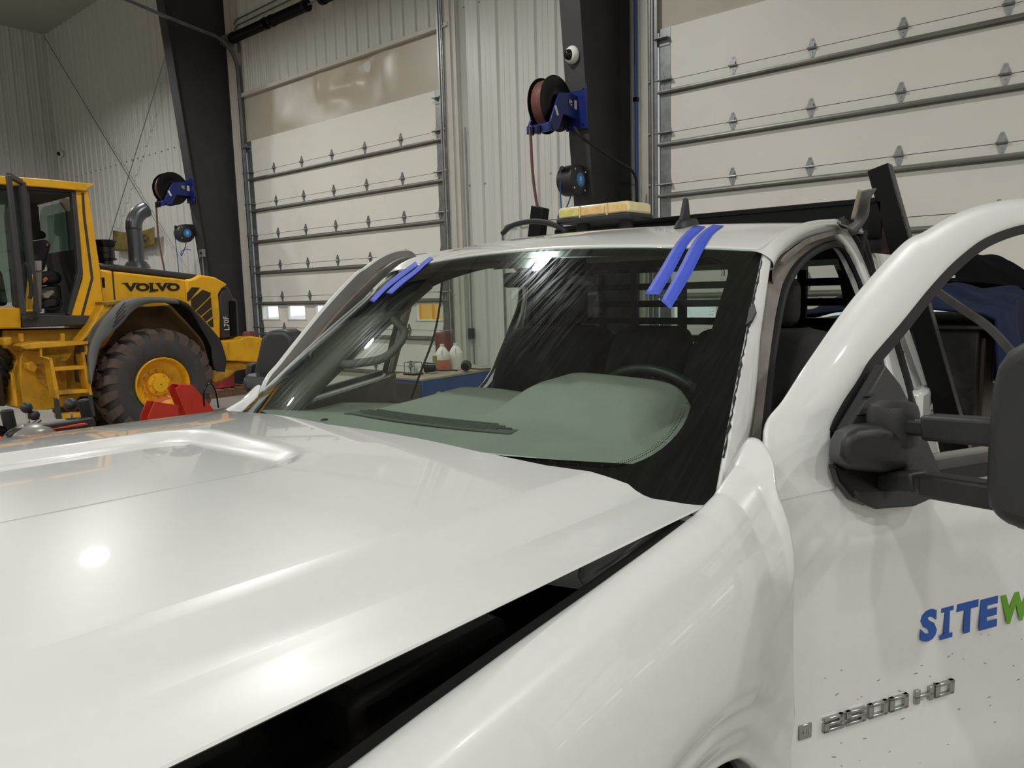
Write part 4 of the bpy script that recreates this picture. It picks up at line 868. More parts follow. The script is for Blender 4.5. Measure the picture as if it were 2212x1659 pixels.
# door opening seal
SL = [S(*q, off=-0.02) for q in ((1640, 1000), (1652, 900), (1662, 800), (1674, 720), (1690, 640), (1706, 600), (1730, 566), (1765, 540), (1800, 528), (1824, 540), (1850, 590), (1872, 650), (1888, 720), (1905, 800), (1920, 880), (1925, 1000))]
both(lambda: MB().tube(cr(SL, 70), 0.013, n=8), 'opening_seal', BLACKR)
# rear pillar with its black channel
def quad(a, n=16): return cr([S(*q) for q in a], n)
P1 = quad(((1800, 500), (1815, 515), (1840, 545), (1862, 590), (1885, 650), (1905, 730), (1925, 830), (1935, 900), (1940, 1010)))
P2 = quad(((1808, 472), (1836, 505), (1858, 545), (1880, 600), (1902, 660), (1925, 730), (1945, 800), (1962, 865), (1975, 1010)))
both(lambda: MB().loft([[p+V3(-0.05, -0.0, 0) for p in P1], P1, [a.lerp(b, 0.5)+V3(0.004, 0, 0) for a, b in zip(P1, P2)], P2], 16, 12, flip=True), 'rear_pillar', PAINT, angle=70)
P3 = quad(((1840, 490), (1862, 515), (1882, 550), (1902, 600), (1922, 655), (1948, 730), (1968, 800), (1985, 865), (1998, 1010)))
both(lambda: MB().tube([a.lerp(b, 0.35)+V3(-0.003, 0, 0) for a, b in zip(P2, P3)], 0, flat=(0.035, 0.024), up=(1, 0, 0.36)), 'roof_ditch_moulding', BLACKR, angle=60)
P4 = quad(((1862, 490), (1885, 515), (1905, 555), (1925, 605), (1945, 660), (1975, 740), (1998, 815), (2015, 880), (2036, 1010)))
both(lambda: MB().loft([[p+V3(-0.01, 0, 0) for p in P2], [a.lerp(b, 0.7) for a, b in zip(P2, P3)], P3, P4, [p+V3(-0.05, 0.03, 0) for p in P4], [p+V3(-0.2, 0.04, 0) for p in P4]], 16, 20, flip=True), 'cab_rear_corner', PAINT, angle=70)
for s in (1,):
    pass
# lower cab side, floor, rear wall, firewall
both(lambda: MB().box((-0.56, 2.25, 0.55), (0.10, 1.5, 0.16)), 'rocker_panel', PAINT, bevel=0.02)
both(lambda: MB().box((-0.63, 3.0, 0.98), (0.10, 0.20, 0.8)), 'lower_rear_pillar', PAINT, bevel=0.02)
MB().box((TC, 2.2, 0.62), (1.75, 1.75, 0.08)).build('cab_floor', DARKIN, truck)
MB().box((TC, 1.42, 0.95), (1.70, 0.06, 0.72)).build('firewall', DARKIN, truck)
bw = MB(); bw.box((TC, 2.98, 1.02), (1.72, 0.05, 0.82)); bw.box((TC, 2.98, 1.46), (1.70, 0.04, 0.10)); bw.box((TC, 2.95, 1.90), (1.44, 0.05, 0.10))
for s in (1, -1): bw.add([V3(TC+s*0.70, 2.96, 1.44), V3(TC+s*0.85, 2.96, 1.44), V3(TC+s*0.72, 2.96, 1.92), V3(TC+s*0.60, 2.96, 1.92)], [(0, 1, 2, 3)])
bw.build('cab_rear_wall', DARKIN, truck, smooth=False, solid=0.02)
RG = glass('rear_glass', (0.62, 0.66, 0.63))
rw = MB().add([V3(TC-0.72, 2.975, 1.50), V3(TC+0.72, 2.975, 1.50), V3(TC+0.62, 2.955, 1.87), V3(TC-0.62, 2.955, 1.87)], [(0, 1, 2, 3)]).build('rear_window', RG, truck, smooth=False)
for x in (-0.25, 0.25): MB().bar((TC+x, 2.965, 1.50), (TC+x, 2.955, 1.87), 0.03, 0.015, up=(0, 1, 0)).build('slider_bar', BLACKP, rw)
# ---- front fenders
FE = [(-0.25, 1.225), (0.0, 1.25), (0.2, 1.27), (0.432, 1.289), (0.529, 1.300), (0.691, 1.315), (0.906, 1.332), (1.044, 1.344), (1.208, 1.360), (1.324, 1.379), (1.409, 1.416), (1.445, 1.462)]
def fender():
    rows = []; AY, AZ, AR = 1.0, 0.51, 0.47
    ysr = list(np.linspace(-0.25, 1.18, 70))+list(np.linspace(1.19, 1.443, 52))
    for Y in ysr:
        zi = float(np.interp(Y, [p[0] for p in FE], [p[1] for p in FE])); xi = -0.603
        w = sstep((Y-1.15)/0.3)
        prof = [(xi-0.012, zi-0.035), (xi, zi-0.004), (xi+0.012, zi+0.004), (xi+0.035, zi+0.004-0.006*w), (xi+0.065, zi-0.012-0.02*w), (-0.516, zi-0.045-0.03*w), (-0.494, zi-0.09-0.03*w), (-0.480, zi-0.15-0.02*w), (-0.474, zi-0.21)]
        za = AZ+math.sqrt(max(0, AR**2-(Y-AY)**2)) if abs(Y-AY) < AR else 0.46
        zb = max(za, 0.46)
        zs = np.linspace(zi-0.24, zb, 14)
        for z in zs:
            d = math.hypot(Y-AY, z-AZ)-AR
            x = -0.474 - 0.014*sstep((0.135-d)/0.05) - 0.016*sstep((0.07-d)/0.06)
            prof.append((x, z))
        prof.append((prof[-1][0]-0.02, zb-0.008 if za > 0.46 else zb)); prof.append((prof[-1][0]-0.05, zb))
        # the top drops back towards the pillar base
        rows.append([V3(x, Y, z) for x, z in prof])
    # rear edge follows the door cut: shift rows near the back
    for r in rows:
        for p in r:
            if p.y > 1.2:
                lim = float(np.interp(p.z, [0.46, 0.83, 0.99, 1.13, 1.26, 1.357, 1.378, 1.435, 1.47], [1.40, 1.399, 1.372, 1.362, 1.367, 1.373, 1.376, 1.428, 1.445]))
                p.y = 1.2+(p.y-1.2)*(lim-1.2)/(1.445-1.2)
    return MB().grid([cr(r, 64) for r in rows])
fb = fender(); FENDB = fb
fb.build('front_fender', PAINT, truck, angle=180, solid=0.004)
fb2 = MB(); fb2.v = [V3(-2.97-p.x, p.y, p.z) for p in fb.v]; fb2.f = [tuple(q[::-1]) for q in fb.f]
fb2.build('front_fender', PAINT, truck, angle=180, solid=0.004)
both(lambda: MB().tube([V3(-0.620, y, z-0.02) for y, z in FE[1:9]], 0, flat=(0.012, 0.03), up=(1, 0, 0)), 'fender_gasket', BLACKR)
# inner structure seen through the hood gap
eb = MB().box((TC, 0.55, 0.85), (1.5, 1.5, 0.5)); eb.build('engine_block', ENG, truck, bevel=0.05)
both(lambda: MB().box((-0.70, 0.55, 1.10), (0.18, 1.5, 0.10)).box((-0.645, 0.55, 1.0), (0.02, 1.5, 0.3)), 'inner_wing', ENG, bevel=0.01)
MB().box((TC+0.45, 0.35, 1.13), (0.35, 0.28, 0.14)).build('battery', ENG, truck, bevel=0.02)
MB().box((TC+0.55, 0.8, 1.13), (0.25, 0.35, 0.12)).build('fuse_box', ENG, truck, bevel=0.02)
for i in range(6): MB().cyl((-0.69, 0.2+i*0.16, 1.15), (-0.69, 0.2+i*0.16, 1.165), 0.014, n=8).build('wing_bolt', GALV, truck)
both(lambda: MB().prism([(-0.68, 1.02, 1.20), (-0.68, 1.24, 1.24), (-0.68, 1.26, 1.345), (-0.68, 1.12, 1.33), (-0.68, 1.05, 1.30)], (0.02, 0, 0)).box((-0.655, 1.1, 1.24), (0.03, 0.08, 0.1)), 'hood_hinge', mat('hinge_paint', (168, 166, 160), 0.45, var=0.1), bevel=0.004)
both(lambda: MB().loft([[V3(-0.645, y, hood_z(0.86, y)-0.01) for y in np.linspace(0.93, 1.25, 6)], [V3(-0.675, y, hood_z(0.86, y)-0.05) for y in np.linspace(0.95, 1.25, 6)], [V3(-0.68, y, hood_z(0.86, y)-0.085) for y in np.linspace(0.98, 1.25, 6)]], 10, 8), 'hood_side_panel', mat('side_panel_grey', (150, 150, 147), 0.45, var=0.1), solid=0.004)
MB().cyl((-0.655, 1.262, 1.330), (-0.64, 1.278, 1.333), 0.009, n=12).build('hinge_bolt', BLACKM, truck)
# cowl strip at the foot of the windscreen
rows = [[glassP(k, -0.15, -0.01) for k in np.linspace(-1, 1, 21)], [glassP(k, -0.15, -0.004)+V3(0, -0.02, -0.012) for k in np.linspace(-1, 1, 21)], [V3(TC+0.88*k, 0.98+0.15*k*k, 1.22) for k in np.linspace(-1, 1, 21)]]
MB().grid(rows).build('cowl_panel', BLACKP, truck)
both(lambda: MB().prism([(-0.70, 1.27, 1.335), (-0.60, 1.32, 1.338), (-0.60, 1.35, 1.343), (-0.66, 1.335, 1.342), (-0.71, 1.29, 1.338)], (0, 0, -0.03)), 'cowl_corner', mat('cowl_steel', (168, 168, 164), 0.4, var=0.1), bevel=0.003)
# simple nose: grille, bumper, lamps
MB().box((TC, -0.24, 1.02), (1.35, 0.10, 0.30)).build('grille', BLACKP, truck, bevel=0.02)
MB().box((TC, -0.28, 1.02), (1.35, 0.05, 0.06)).build('grille_bar', PAINT, truck, bevel=0.01)
MB().box((TC, -0.34, 0.68), (1.95, 0.20, 0.28)).build('front_bumper', CHROME, truck, bevel=0.05)
both(lambda: MB().box((-0.66, -0.22, 1.02), (0.32, 0.12, 0.30)), 'headlamp', PANE, bevel=0.02)
def tyre_set(x, y, s):
    c = V3(x, y, 0.39); ax = (V3(0, 1, 0), V3(0, 0, 1), V3(1, 0, 0)) if s > 0 else (V3(0, 0, 1), V3(0, 1, 0), V3(-1, 0, 0))
    ty = MB().lathe([(0.22, -0.24), (0.33, -0.245), (0.375, -0.225), (0.39, -0.19), (0.392, -0.12), (0.39, -0.05), (0.375, -0.015), (0.33, 0.0), (0.22, -0.01)], c, ax, 40, closed=True).build('tyre', BLACKR, truck)
    MB().lathe([(0.2, -0.2), (0.222, -0.01), (0.21, 0.0), (0.2, -0.04), (0.12, -0.05), (0.10, -0.02), (0.01, -0.01), (0.01, -0.2)], c, ax, 30, closed=True).build('wheel_rim', GALV, truck)
for s, x in ((1, -0.52), (-1, 2*TC+0.52)):
    tyre_set(x, 1.0, s); tyre_set(x, 4.25, s)
both(lambda: MB().loft([[V3(x, 1.0+0.51*math.cos(a), 0.51+0.51*math.sin(a)) for a in np.linspace(0.0, math.pi, 20)] for x in (-0.50, -0.62, -0.8)], 20, 4), 'wheel_well', BLACKP)
# chassis and flat bed
MB().box((TC, 4.2, 0.62), (0.9, 2.9, 0.14)).build('chassis_frame', BLACKM, truck)
MB().box((TC, 4.35, 0.98), (1.95, 2.45, 0.10)).build('flat_bed', BLACKM, truck, bevel=0.01)
# ------------------------------------------------------------------ doors of the pickup: (s along, t height, n outward) mapped to either side
DA = math.radians(28); HN = (-0.50, 1.55)
def dmap(side, lean=True):
    D = V3(math.sin(DA)*side, math.cos(DA), 0); N = V3(math.cos(DA)*side, -math.sin(DA), 0); h = V3(HN[0] if side > 0 else 2*TC-HN[0], HN[1], 0)
    def f(s, t, n=0.0):
        l = 0.36*max(0, t-1.33) if lean else 0.0
        return h + D*s + N*(n-l) + V3(0, 0, t)
    return f
_D = V3(math.sin(DA), math.cos(DA), 0); _N = V3(math.cos(DA), -math.sin(DA), 0); _h = V3(HN[0], HN[1], 0)
def dpx(px, py, n=0.0):      # pixel on a vertical plane parallel to the driver door -> (s, t, n)
    p = atP(px, py, _h+_N*n, _N); return ((p-_h).dot(_D), p.z, n)
def mpx(px, py, s=0.2):      # pixel on the vertical plane square to the door through s -> (s, t, n)
    p = atP(px, py, _h+_D*s, _D); return (s, p.z, (p-_h).dot(_N))
O_ = [(-.108, 1.333), (-.085, 1.468), (-.014, 1.528), (.089, 1.612), (.25, 1.733), (.437, 1.85), (.528, 1.884), (.641, 1.926), (.773, 1.958), (.928, 1.976), (1.05, 1.972), (1.15, 1.93), (1.2, 1.80), (1.24, 1.34)]
I_ = [(.06, 1.34), (.08, 1.45), (.13, 1.50), (.185, 1.542), (.239, 1.586), (.359, 1.66), (.502, 1.752), (.608, 1.812), (.734, 1.866), (.894, 1.901), (1.0, 1.895), (1.07, 1.86), (1.11, 1.76), (1.16, 1.36)]
def truck_door(side):
    f = dmap(side); g = dmap(side, False); fl_ = side > 0
    rows = []
    for t in [0.42, 0.44, 0.5, 0.6, 0.7, 0.8, 0.9, 1.0, 1.08, 1.16, 1.22, 1.28, 1.32, 1.345]:
        sf = float(np.interp(t, [0.42, 0.5, 0.732, 0.904, 1.062, 1.216, 1.333, 1.468], [-0.13, -0.13, -.13, -.13, -.13, -.125, -.112, -.085]))
        r = []
        for q in [0, 0.008, 0.03, 0.08, 0.15, 0.25, 0.4, 0.55, 0.7, 0.85, 0.97, 1.0]:
            s = sf+(1.235-sf)*q
            n = -0.012*sstep(1-q/0.012) + 0.010*math.exp(-((t-1.22)/0.05)**2) - 0.016*math.exp(-((t-0.78)/0.20)**2) - 0.02*sstep((0.6-t)/0.2)
            r.append(f(s, t, n))
        rows.append(r)
    door = MB().loft(rows, 50, 50, flip=not fl_).build('door', PAINT, truck, angle=180, solid=0.03, off=-1)
    O = [f(*q) for q in O_]; I = [f(*q) for q in I_]
    Ob = [f(q[0]+0.004, q[1]-0.004, -0.016) for q in O_]; bl_ = [0, .4, .8]+[1]*10+[0.2]; M1 = [f(a[0]*.75+b[0]*.25, a[1]*.75+b[1]*.25, 0.010*w) for a, b, w in zip(O_, I_, bl_)]; M2 = [f((a[0]+b[0]*2)/3, (a[1]+b[1]*2)/3, 0.012*w) for a, b, w in zip(O_, I_, bl_)]; Ib = [f(q[0], q[1], -0.03) for q in I_]
    MB().loft([Ob, O, M1, M2, I, Ib], 80, 26, flip=not fl_).build('window_frame', PAINT, door, angle=75)
    # inner side of the frame, worn paint with a step
    Ib2 = [f(a[0]*.55+b[0]*.45, a[1]*.55+b[1]*.45, -0.030) for a, b in zip(O_, I_)]; Ib3 = [f(a[0]*.5+b[0]*.5, a[1]*.5+b[1]*.5, -0.055) for a, b in zip(O_, I_)]; Ib4 = [f(q[0], q[1], -0.055) for q in I_]
    MB().loft([Ob, [a.lerp(b, .6) for a, b in zip(Ob, Ib2)], Ib2], 80, 8, flip=fl_).build('frame_inner_sheet', mat('inner_sheet_grey', (150, 148, 145), 0.5, var=0.1), door, angle=75)
    MB().loft([Ib2, Ib3, Ib4, [f(q[0], q[1], -0.03) for q in I_]], 80, 12, flip=fl_).build('frame_inner_trim', PRIMER, door, angle=50)
    sl = [f(q[0]+0.006, q[1]-0.006 if 1.36 < q[1] else q[1], -0.012) for q in I_[1:]]
    MB().tube(cr(sl, 80), 0, flat=(0.03, 0.024), up=f(0, 0, 1)-f(0, 0, 0)).build('run_channel', BLACKR, door, angle=60)
    # belt mouldings
    MB().tube([f(0.10, 1.35, 0.012), f(0.5, 1.352, 0.014), f(1.17, 1.352, 0.012)], 0, flat=(0.02, 0.03), up=(0, 0, 1)).build('belt_moulding', SEAL, door)
    MB().tube([f(0.10, 1.335, 0.016), f(0.6, 1.335, 0.018), f(1.17, 1.335, 0.016)], 0, flat=(0.012, 0.03), up=(0, 0, 1)).build('belt_strip', BLACKR, door)
    # inner trim panel with armrest
    tr = MB().loft([[f(s, t, n) for s, n in ((0.03, -0.05), (0.1, -0.09), (0.6, -0.10), (1.1, -0.09), (1.18, -0.05))] for t in (0.5, 0.7, 0.95, 1.15, 1.28, 1.35)], 30, 24, flip=fl_)
    tr.build('inner_trim', TRIMG, door, angle=80, solid=0.01)
    MB().loft([[f(s, t, n) for s, n in ((0.25, -0.10), (0.4, -0.16), (0.8, -0.17), (1.0, -0.10))] for t in (0.86, 0.93, 1.0, 1.02)], 16, 10, flip=fl_).build('armrest', DASHD, door, angle=80, solid=0.01)
    MB().loft([[f(s, t, n) for s, n in ((0.55, -0.106), (0.75, -0.112), (1.0, -0.11), (1.1, -0.10))] for t in (1.02, 1.1, 1.18, 1.22)], 12, 8, flip=fl_).build('trim_insert', DASHD, door, angle=80)
    # sail and mirror
    sail = [(.056, 1.353), (.054, 1.414), (.086, 1.462), (.185, 1.542), (.239, 1.586), (.27, 1.54), (.30, 1.45), (.32, 1.35), (.30, 1.30), (.234, 1.287), (.127, 1.296), (.08, 1.32)]
    nn = f(0, 0, 0.03)-f(0, 0, 0)
    MB().prism([f(s, t, 0.012) for s, t in (sail if fl_ else sail[::-1])], nn).build('mirror_sail', BLACKP, door, bevel=0.006)
    for q in (((1868, 858), (1898, 851)), ((1846, 896), (1905, 884))):
        a, b = [dpx(*p, n=-0.02) for p in q]
        MB().tube([f(a[0], a[1], 0.042), f((a[0]+b[0])/2, (a[1]+b[1])/2, 0.046), f(b[0], b[1], 0.042)], [0.001, 0.004, 0.001], n=6).build('sail_rib', BLACKP, door)
    def pg(pts, n0, n1, nm, bev=0.012, m=BLACKP):
        P = [dpx(x, y, n1) for x, y in pts]; v = g(0, 0, n0-n1)-g(0, 0, 0)
        MB().prism([g(*p) for p in (P if fl_ else P[::-1])], v).build(nm, m, door, bevel=bev, seg=3)
    def base(pts, n0, n1, cen, k, nm, m, bev=0.012):
        P0 = [dpx(x, y, n0) for x, y in pts]; P1 = [dpx(cen[0]+(x-cen[0])*k, cen[1]+(y-cen[1])*k, n1) for x, y in pts]; n_ = len(pts)
        o_ = MB().add([g(*p) for p in P0]+[g(*p) for p in P1], ([tuple(range(n_))[::-1], tuple(range(n_, 2*n_))] if fl_ else [tuple(range(n_)), tuple(range(n_, 2*n_))[::-1]]) + [((i, (i+1) % n_, n_+(i+1) % n_, n_+i) if fl_ else (n_+i, n_+(i+1) % n_, (i+1) % n_, i)) for i in range(n_)])
        o_.build(nm, m, door, bevel=bev, seg=3)
    base([(1784, 985), (1788, 950), (1800, 928), (1830, 914), (1885, 910), (1970, 934), (1974, 1018), (1900, 1026), (1800, 1016)], 0.0, 0.085, (1968, 975), 0.8, 'mirror_base', BLACKP, 0.018)
    base([(1784, 1000), (1796, 1040), (1828, 1080), (1862, 1094), (1938, 1086), (1938, 1040), (1965, 1015)], 0.0, 0.035, (1930, 1040), 0.85, 'mirror_base_lower', BLACKM, 0.008)
    # knuckle: vertical rounded cap
    c = mpx(1928, 912, 0.16); P = lambda ds, dt, dn: g(c[0]+ds, c[1]+dt, c[2]+dn)
    ax = (V3(1, 0, 0), V3(0, 1, 0), V3(0, 0, 1))
    MB().lathe([(0.035, -0.05), (0.047, -0.045), (0.05, -0.02), (0.05, 0.02), (0.045, 0.036), (0.028, 0.045), (0.0, 0.047)], P(0, 0, 0), ax, 28).build('mirror_knuckle', BLACKP, door)
    def arm(q0, q1, h0, nm, s0=0.16, depth=0.05, bev=0.008):
        a = mpx(*q0, s0); b = mpx(*q1, s0)
        if not fl_: b = (b[0], b[1]*0.3+a[1]*0.7, a[2]+(b[2]-a[2])*0.15)
        MB().bar(g(*a), g(*b), depth, h0).build(nm, BLACKP, door, bevel=bev, seg=3)
    arm((1960, 920), (2015, 924), 0.034, 'upper_arm_core', depth=0.036)
    arm((2005, 922), (2212, 938), 0.050, 'upper_arm')
    arm((1890, 1036), (1990, 1040), 0.042, 'lower_arm_core', depth=0.05)
    arm((1985, 1040), (2035, 1045), 0.034, 'lower_arm_joint', depth=0.045)
    arm((2000, 1046), (2212, 1080), 0.048, 'lower_arm')
    # mirror head
    hp = [(2232, 752), (2208, 785), (2196, 830), (2186, 930), (2182, 1040), (2188, 1085), (2212, 1120), (2252, 1132)]
    L = [mpx(*q, 0.16) for q in hp]; n1 = max(p[2] for p in L)
    W = 0.17
    out = [(p[1], p[2]) for p in L] + [(L[-1][1]-0.005, L[-1][2]+W), (L[-1][1]+0.05, L[-1][2]+W+0.03), (L[0][1]-0.03, L[0][2]+W), (L[0][1]+0.02, L[0][2]+W-0.05), (L[0][1]+0.02, L[0][2]+0.03)]
    v = g(0.12, 0, 0)-g(0, 0, 0)
    if not fl_: n0_ = min(n for t, n in out); out = [(1.515+(t-1.46)*0.62, n0_-0.38+(n-n0_)*0.70) for t, n in out]
    pts = [g(0.08, t, n) for t, n in out]
    MB().prism(pts if not fl_ else pts[::-1], v).build('mirror_head', BLACKP, door, bevel=0.03, seg=4)
    cen = V3(0, 0, 0)
    for p in pts: cen += p/len(pts)
    MB().prism([cen+(p-cen)*0.86+v for p in (pts if not fl_ else pts[::-1])], v*0.03).build('mirror_pane', mat('mirror_silver', (150, 154, 156), 0.05, metal=1), door)
    return door, f, g
dd, f, g = truck_door(1)
pd_, pf, pg_ = truck_door(-1)
# hinge cover between fender and driver door
MB().prism([V3(-0.60, 1.43, 1.05), V3(-0.555, 1.42, 1.05), V3(-0.56, 1.44, 1.36), V3(-0.575, 1.45, 1.40), V3(-0.60, 1.47, 1.40)], (0.0, 0.05, 0)).build('hinge_pillar', mat('hinge_pillar_grey', (82, 80, 76), 0.6), truck, bevel=0.006)
# ---- lettering on the driver door
XD = (f(1, 1, 0)-f(0, 1, 0)).normalized()
BLU = mat('decal_blue', (20, 76, 158), 0.4); GRN = mat('decal_green', (92, 150, 24), 0.4)
for ch, sa, sb, m in (('S', .322, .375, BLU), ('T', .438, .510, BLU), ('E', .517, .578, BLU), ('W', .586, .70, GRN)):
    hgt = 0.077; n = 0.010*math.exp(-((0.975-1.22)/0.05)**2) - 0.016*math.exp(-((0.975-0.78)/0.20)**2)
    tb = 0.942-0.012*(sa-0.322)/0.25
    text_obj('decal_letter', ch, m, dd, f(sa, tb, n+0.0015), XD, (0, 0, 1), hgt, depth=0.0012, width=sb-sa, bold=0.05)
b_ = dd
if True:   # serifs of the capital I
    MB().box(f(0.407, 0.9365+0.0385, -0.0045), (0.017, 0.0016, 0.0545), M=Matrix((XD, V3(0, 0, 1).cross(XD), V3(0, 0, 1))).transposed()).build('decal_letter', BLU, dd, smooth=False)
    for t in (0.9365, 0.9365+0.066): MB().box(f(0.407, t+0.0055, -0.0045), (0.040, 0.0016, 0.011), M=Matrix((XD, V3(0, 0, 1).cross(XD), V3(0, 0, 1))).transposed()).build('decal_serif', BLU, dd, smooth=False)
EMB = mat('emblem_chrome', (170, 172, 170), 0.2, metal=0.95)
Mx = Matrix((XD, V3(0, 0, 1).cross(XD), V3(0, 0, 1))).transposed()
def seg(s0, t0, w, h, strokes, nm):
    m = MB()
    for x0, y0, x1, y1 in strokes:
        cx_, cz_ = (x0+x1)/2*w, (y0+y1)/2*h
        m.box(f(s0+cx_, t0+cz_, -0.012), (abs(x1-x0)*w, 0.010, abs(y1-y0)*h), M=Mx)
    m.build(nm, EMB, dd, bevel=0.0018)
k = .25; q = .22
two = [(0, 1-q, 1, 1), (1-k, .45, 1, 1), (.0, .40, 1, .40+q), (0, 0, k, .5), (0, 0, 1, q)]
five = [(0, 1-q, 1, 1), (0, .40, k, 1), (0, .40, 1, .40+q), (1-k, 0, 1, .55), (0, 0, 1, q)]
zero = [(0, 0, k, 1), (1-k, 0, 1, 1), (0, 0, 1, q), (0, 1-q, 1, 1)]
H_ = [(0, 0, k, 1), (1-k, 0, 1, 1), (0, .38, 1, .60)]
for i, (st, s0, w) in enumerate(((two, .048, .058), (five, .112, .058), (zero, .178, .058), (zero, .242, .058), (H_, .322, .058), (zero, .386, .062))):
    seg(s0, .790-.004*i/5*0, w, .034, st, 'emblem_character')
gb_ = MB().box(f(0.0, .805, -0.016), (0.036, 0.008, 0.034), M=Mx).build('maker_badge', EMB, dd, bevel=0.002)
text_obj('badge_lettering', 'GM', mat('badge_line', (200, 202, 200), 0.3, metal=0.8), dd, f(-0.007, .799, -0.0115), XD, (0, 0, 1), 0.011, depth=0.001, width=0.016)
# door scuffs: short hand-made scratches
rnd = random.Random(11); SCU = mat('scuff_dark', (70, 62, 56), 0.7)
for i in range(46):
    s, t = rnd.uniform(0.02, 0.75), rnd.uniform(0.62, 0.93); L = rnd.uniform(0.002, 0.012); a = rnd.uniform(-0.5, 0.5)
    n = -0.016*math.exp(-((t-0.78)/0.20)**2)-0.02*sstep((0.6-t)/0.2)+0.0012
    MB().box(f(s, t, n), (L, 0.0004, 0.0011), M=Mx @ Matrix.Rotation(a, 3, 'Y')).build('scuff_mark', SCU, dd, smooth=False)

# ------------------------------------------------------------------ interior
def dash_z(X, Y):
    u = X-TC; z = 1.405+0.07*max(0, Y-1.2)-0.02*(u/0.8)**2
    z -= 0.058*sstep((-1.76-X)/0.18)*sstep((Y-1.3)/0.35)
    d = ((X+1.145)/0.25)**6
    z += 0.072*max(0, 1-d)**0.7*sstep((Y-1.46)/0.26)
    return z
xs = np.linspace(TC-0.80, TC+0.80, 81); rows = []
for t_ in np.linspace(0, 1, 40):
    r = []
    for X in xs:
        k = (X-TC)/0.8; y0 = 1.19+0.20*k*k; hump = max(0, 1-((X+1.145)/0.27)**6)
        y1 = 1.80+0.05*hump-0.06*k**2 + (0.05*math.exp(-((X-TC+0.15)/0.2)**2))
        Y = y0+(y1-y0)*t_; r.append(V3(X, Y, dash_z(X, Y)))
    rows.append(r)
rows.append([p+V3(0, 0.02, -0.02) for p in rows[-1]]); rows.append([p+V3(0, 0.0, -0.30) for p in rows[-1]])
dash = MB().grid(rows).build('dashboard', DASH, truck, angle=50)
m = MB()
for i in range(2):
    x0, x1 = (TC-0.30, TC+0.0) if i == 0 else (TC+0.0, TC+0.30)
for j in range(5):
    y = 1.375+j*0.014; L = 0.30-0.03*abs(j-2)
    m.tube([V3(TC+x, y+0.10*(x/0.3)**2*0.3, dash_z(TC+x, y)+0.004) for x in np.linspace(-L, L, 14)], 0.004, n=6)
m.build('defroster_vent', mat('vent_fin', (76, 80, 76), 0.7), dash)
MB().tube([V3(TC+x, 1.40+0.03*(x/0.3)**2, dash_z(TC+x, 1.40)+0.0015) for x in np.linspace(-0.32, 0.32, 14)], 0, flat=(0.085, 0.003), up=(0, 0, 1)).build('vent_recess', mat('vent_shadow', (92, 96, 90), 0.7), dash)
MB().sphere((TC-0.30, 1.30, dash_z(TC-0.30, 1.30)), 0.012, sc=(1, 1, 0.5)).build('light_sensor', BLACKP, dash)
# steering wheel
sw = V3(-1.10, 1.99, 1.36); tilt = Matrix.Rotation(math.radians(-62), 3, 'X')
rim = MB().tube([sw+tilt @ V3(0.195*math.cos(a), 0.195*math.sin(a), 0) for a in np.linspace(0, 2*math.pi, 49)[:-1]], 0.017, n=10, closed=True).build('steering_wheel', mat('wheel_leather', (40, 40, 41), 0.4), truck)
m = MB(); m.lathe([(0.0, 0.02), (0.06, 0.02), (0.075, 0.0), (0.07, -0.03), (0.0, -0.03)], sw, (tilt @ V3(1, 0, 0), tilt @ V3(0, 1, 0), tilt @ V3(0, 0, 1)), 20)
for a in (0.1, math.pi-0.1, -math.pi/2): m.bar(sw+tilt @ V3(0.05*math.cos(a), 0.05*math.sin(a), 0), sw+tilt @ V3(0.19*math.cos(a), 0.19*math.sin(a), 0), 0.04, 0.014, up=tilt @ V3(0, 0, 1))
m.cyl(sw, sw+tilt @ V3(0, 0, -0.3), 0.04, n=12)
m.build('wheel_hub', BLACKP, truck)
# seats
def seat(xc, w, hr, nm):
    MB().loft([[V3(xc-w/2, 2.52, 0.9), V3(xc-w/2+0.04, 2.44, 0.9), V3(xc, 2.46, 0.9), V3(xc+w/2-0.04, 2.44, 0.9), V3(xc+w/2, 2.52, 0.9), V3(xc+w/2, 2.64, 0.9), V3(xc, 2.66, 0.9), V3(xc-w/2, 2.64, 0.9), V3(xc-w/2, 2.52, 0.9)],
               [V3(xc-w/2, 2.56, 1.3), V3(xc-w/2+0.04, 2.48, 1.3), V3(xc, 2.51, 1.3), V3(xc+w/2-0.04, 2.48, 1.3), V3(xc+w/2, 2.56, 1.3), V3(xc+w/2, 2.70, 1.3), V3(xc, 2.72, 1.3), V3(xc-w/2, 2.70, 1.3), V3(xc-w/2, 2.56, 1.3)],
               [V3(xc+(x)*0.9*w/2, y, 1.56) for x, y in ((-1, 2.64), (-.8, 2.58), (0, 2.58), (.8, 2.58), (1, 2.64), (1, 2.74), (0, 2.76), (-1, 2.74), (-1, 2.64))],
               [V3(xc+x*0.6*w/2, y, 1.61) for x, y in ((-1, 2.67), (-.8, 2.64), (0, 2.63), (.8, 2.64), (1, 2.67), (1, 2.72), (0, 2.73), (-1, 2.72), (-1, 2.67))]], 33, 20).build(nm, CLOTH, truck, angle=80)
    MB().box((xc, 2.20, 0.86), (w, 0.52, 0.16)).build('seat_cushion', CLOTH, truck, bevel=0.05, seg=3)
    if hr: MB().box((xc, 2.70, 1.70), (0.27, 0.10, 0.18)).build('headrest', CLOTH, truck, bevel=0.045, seg=4)
seat(TC-0.47, 0.54, True, 'seat_back'); seat(TC+0.44, 0.52, True, 'seat_back'); seat(TC, 0.32, False, 'seat_back')
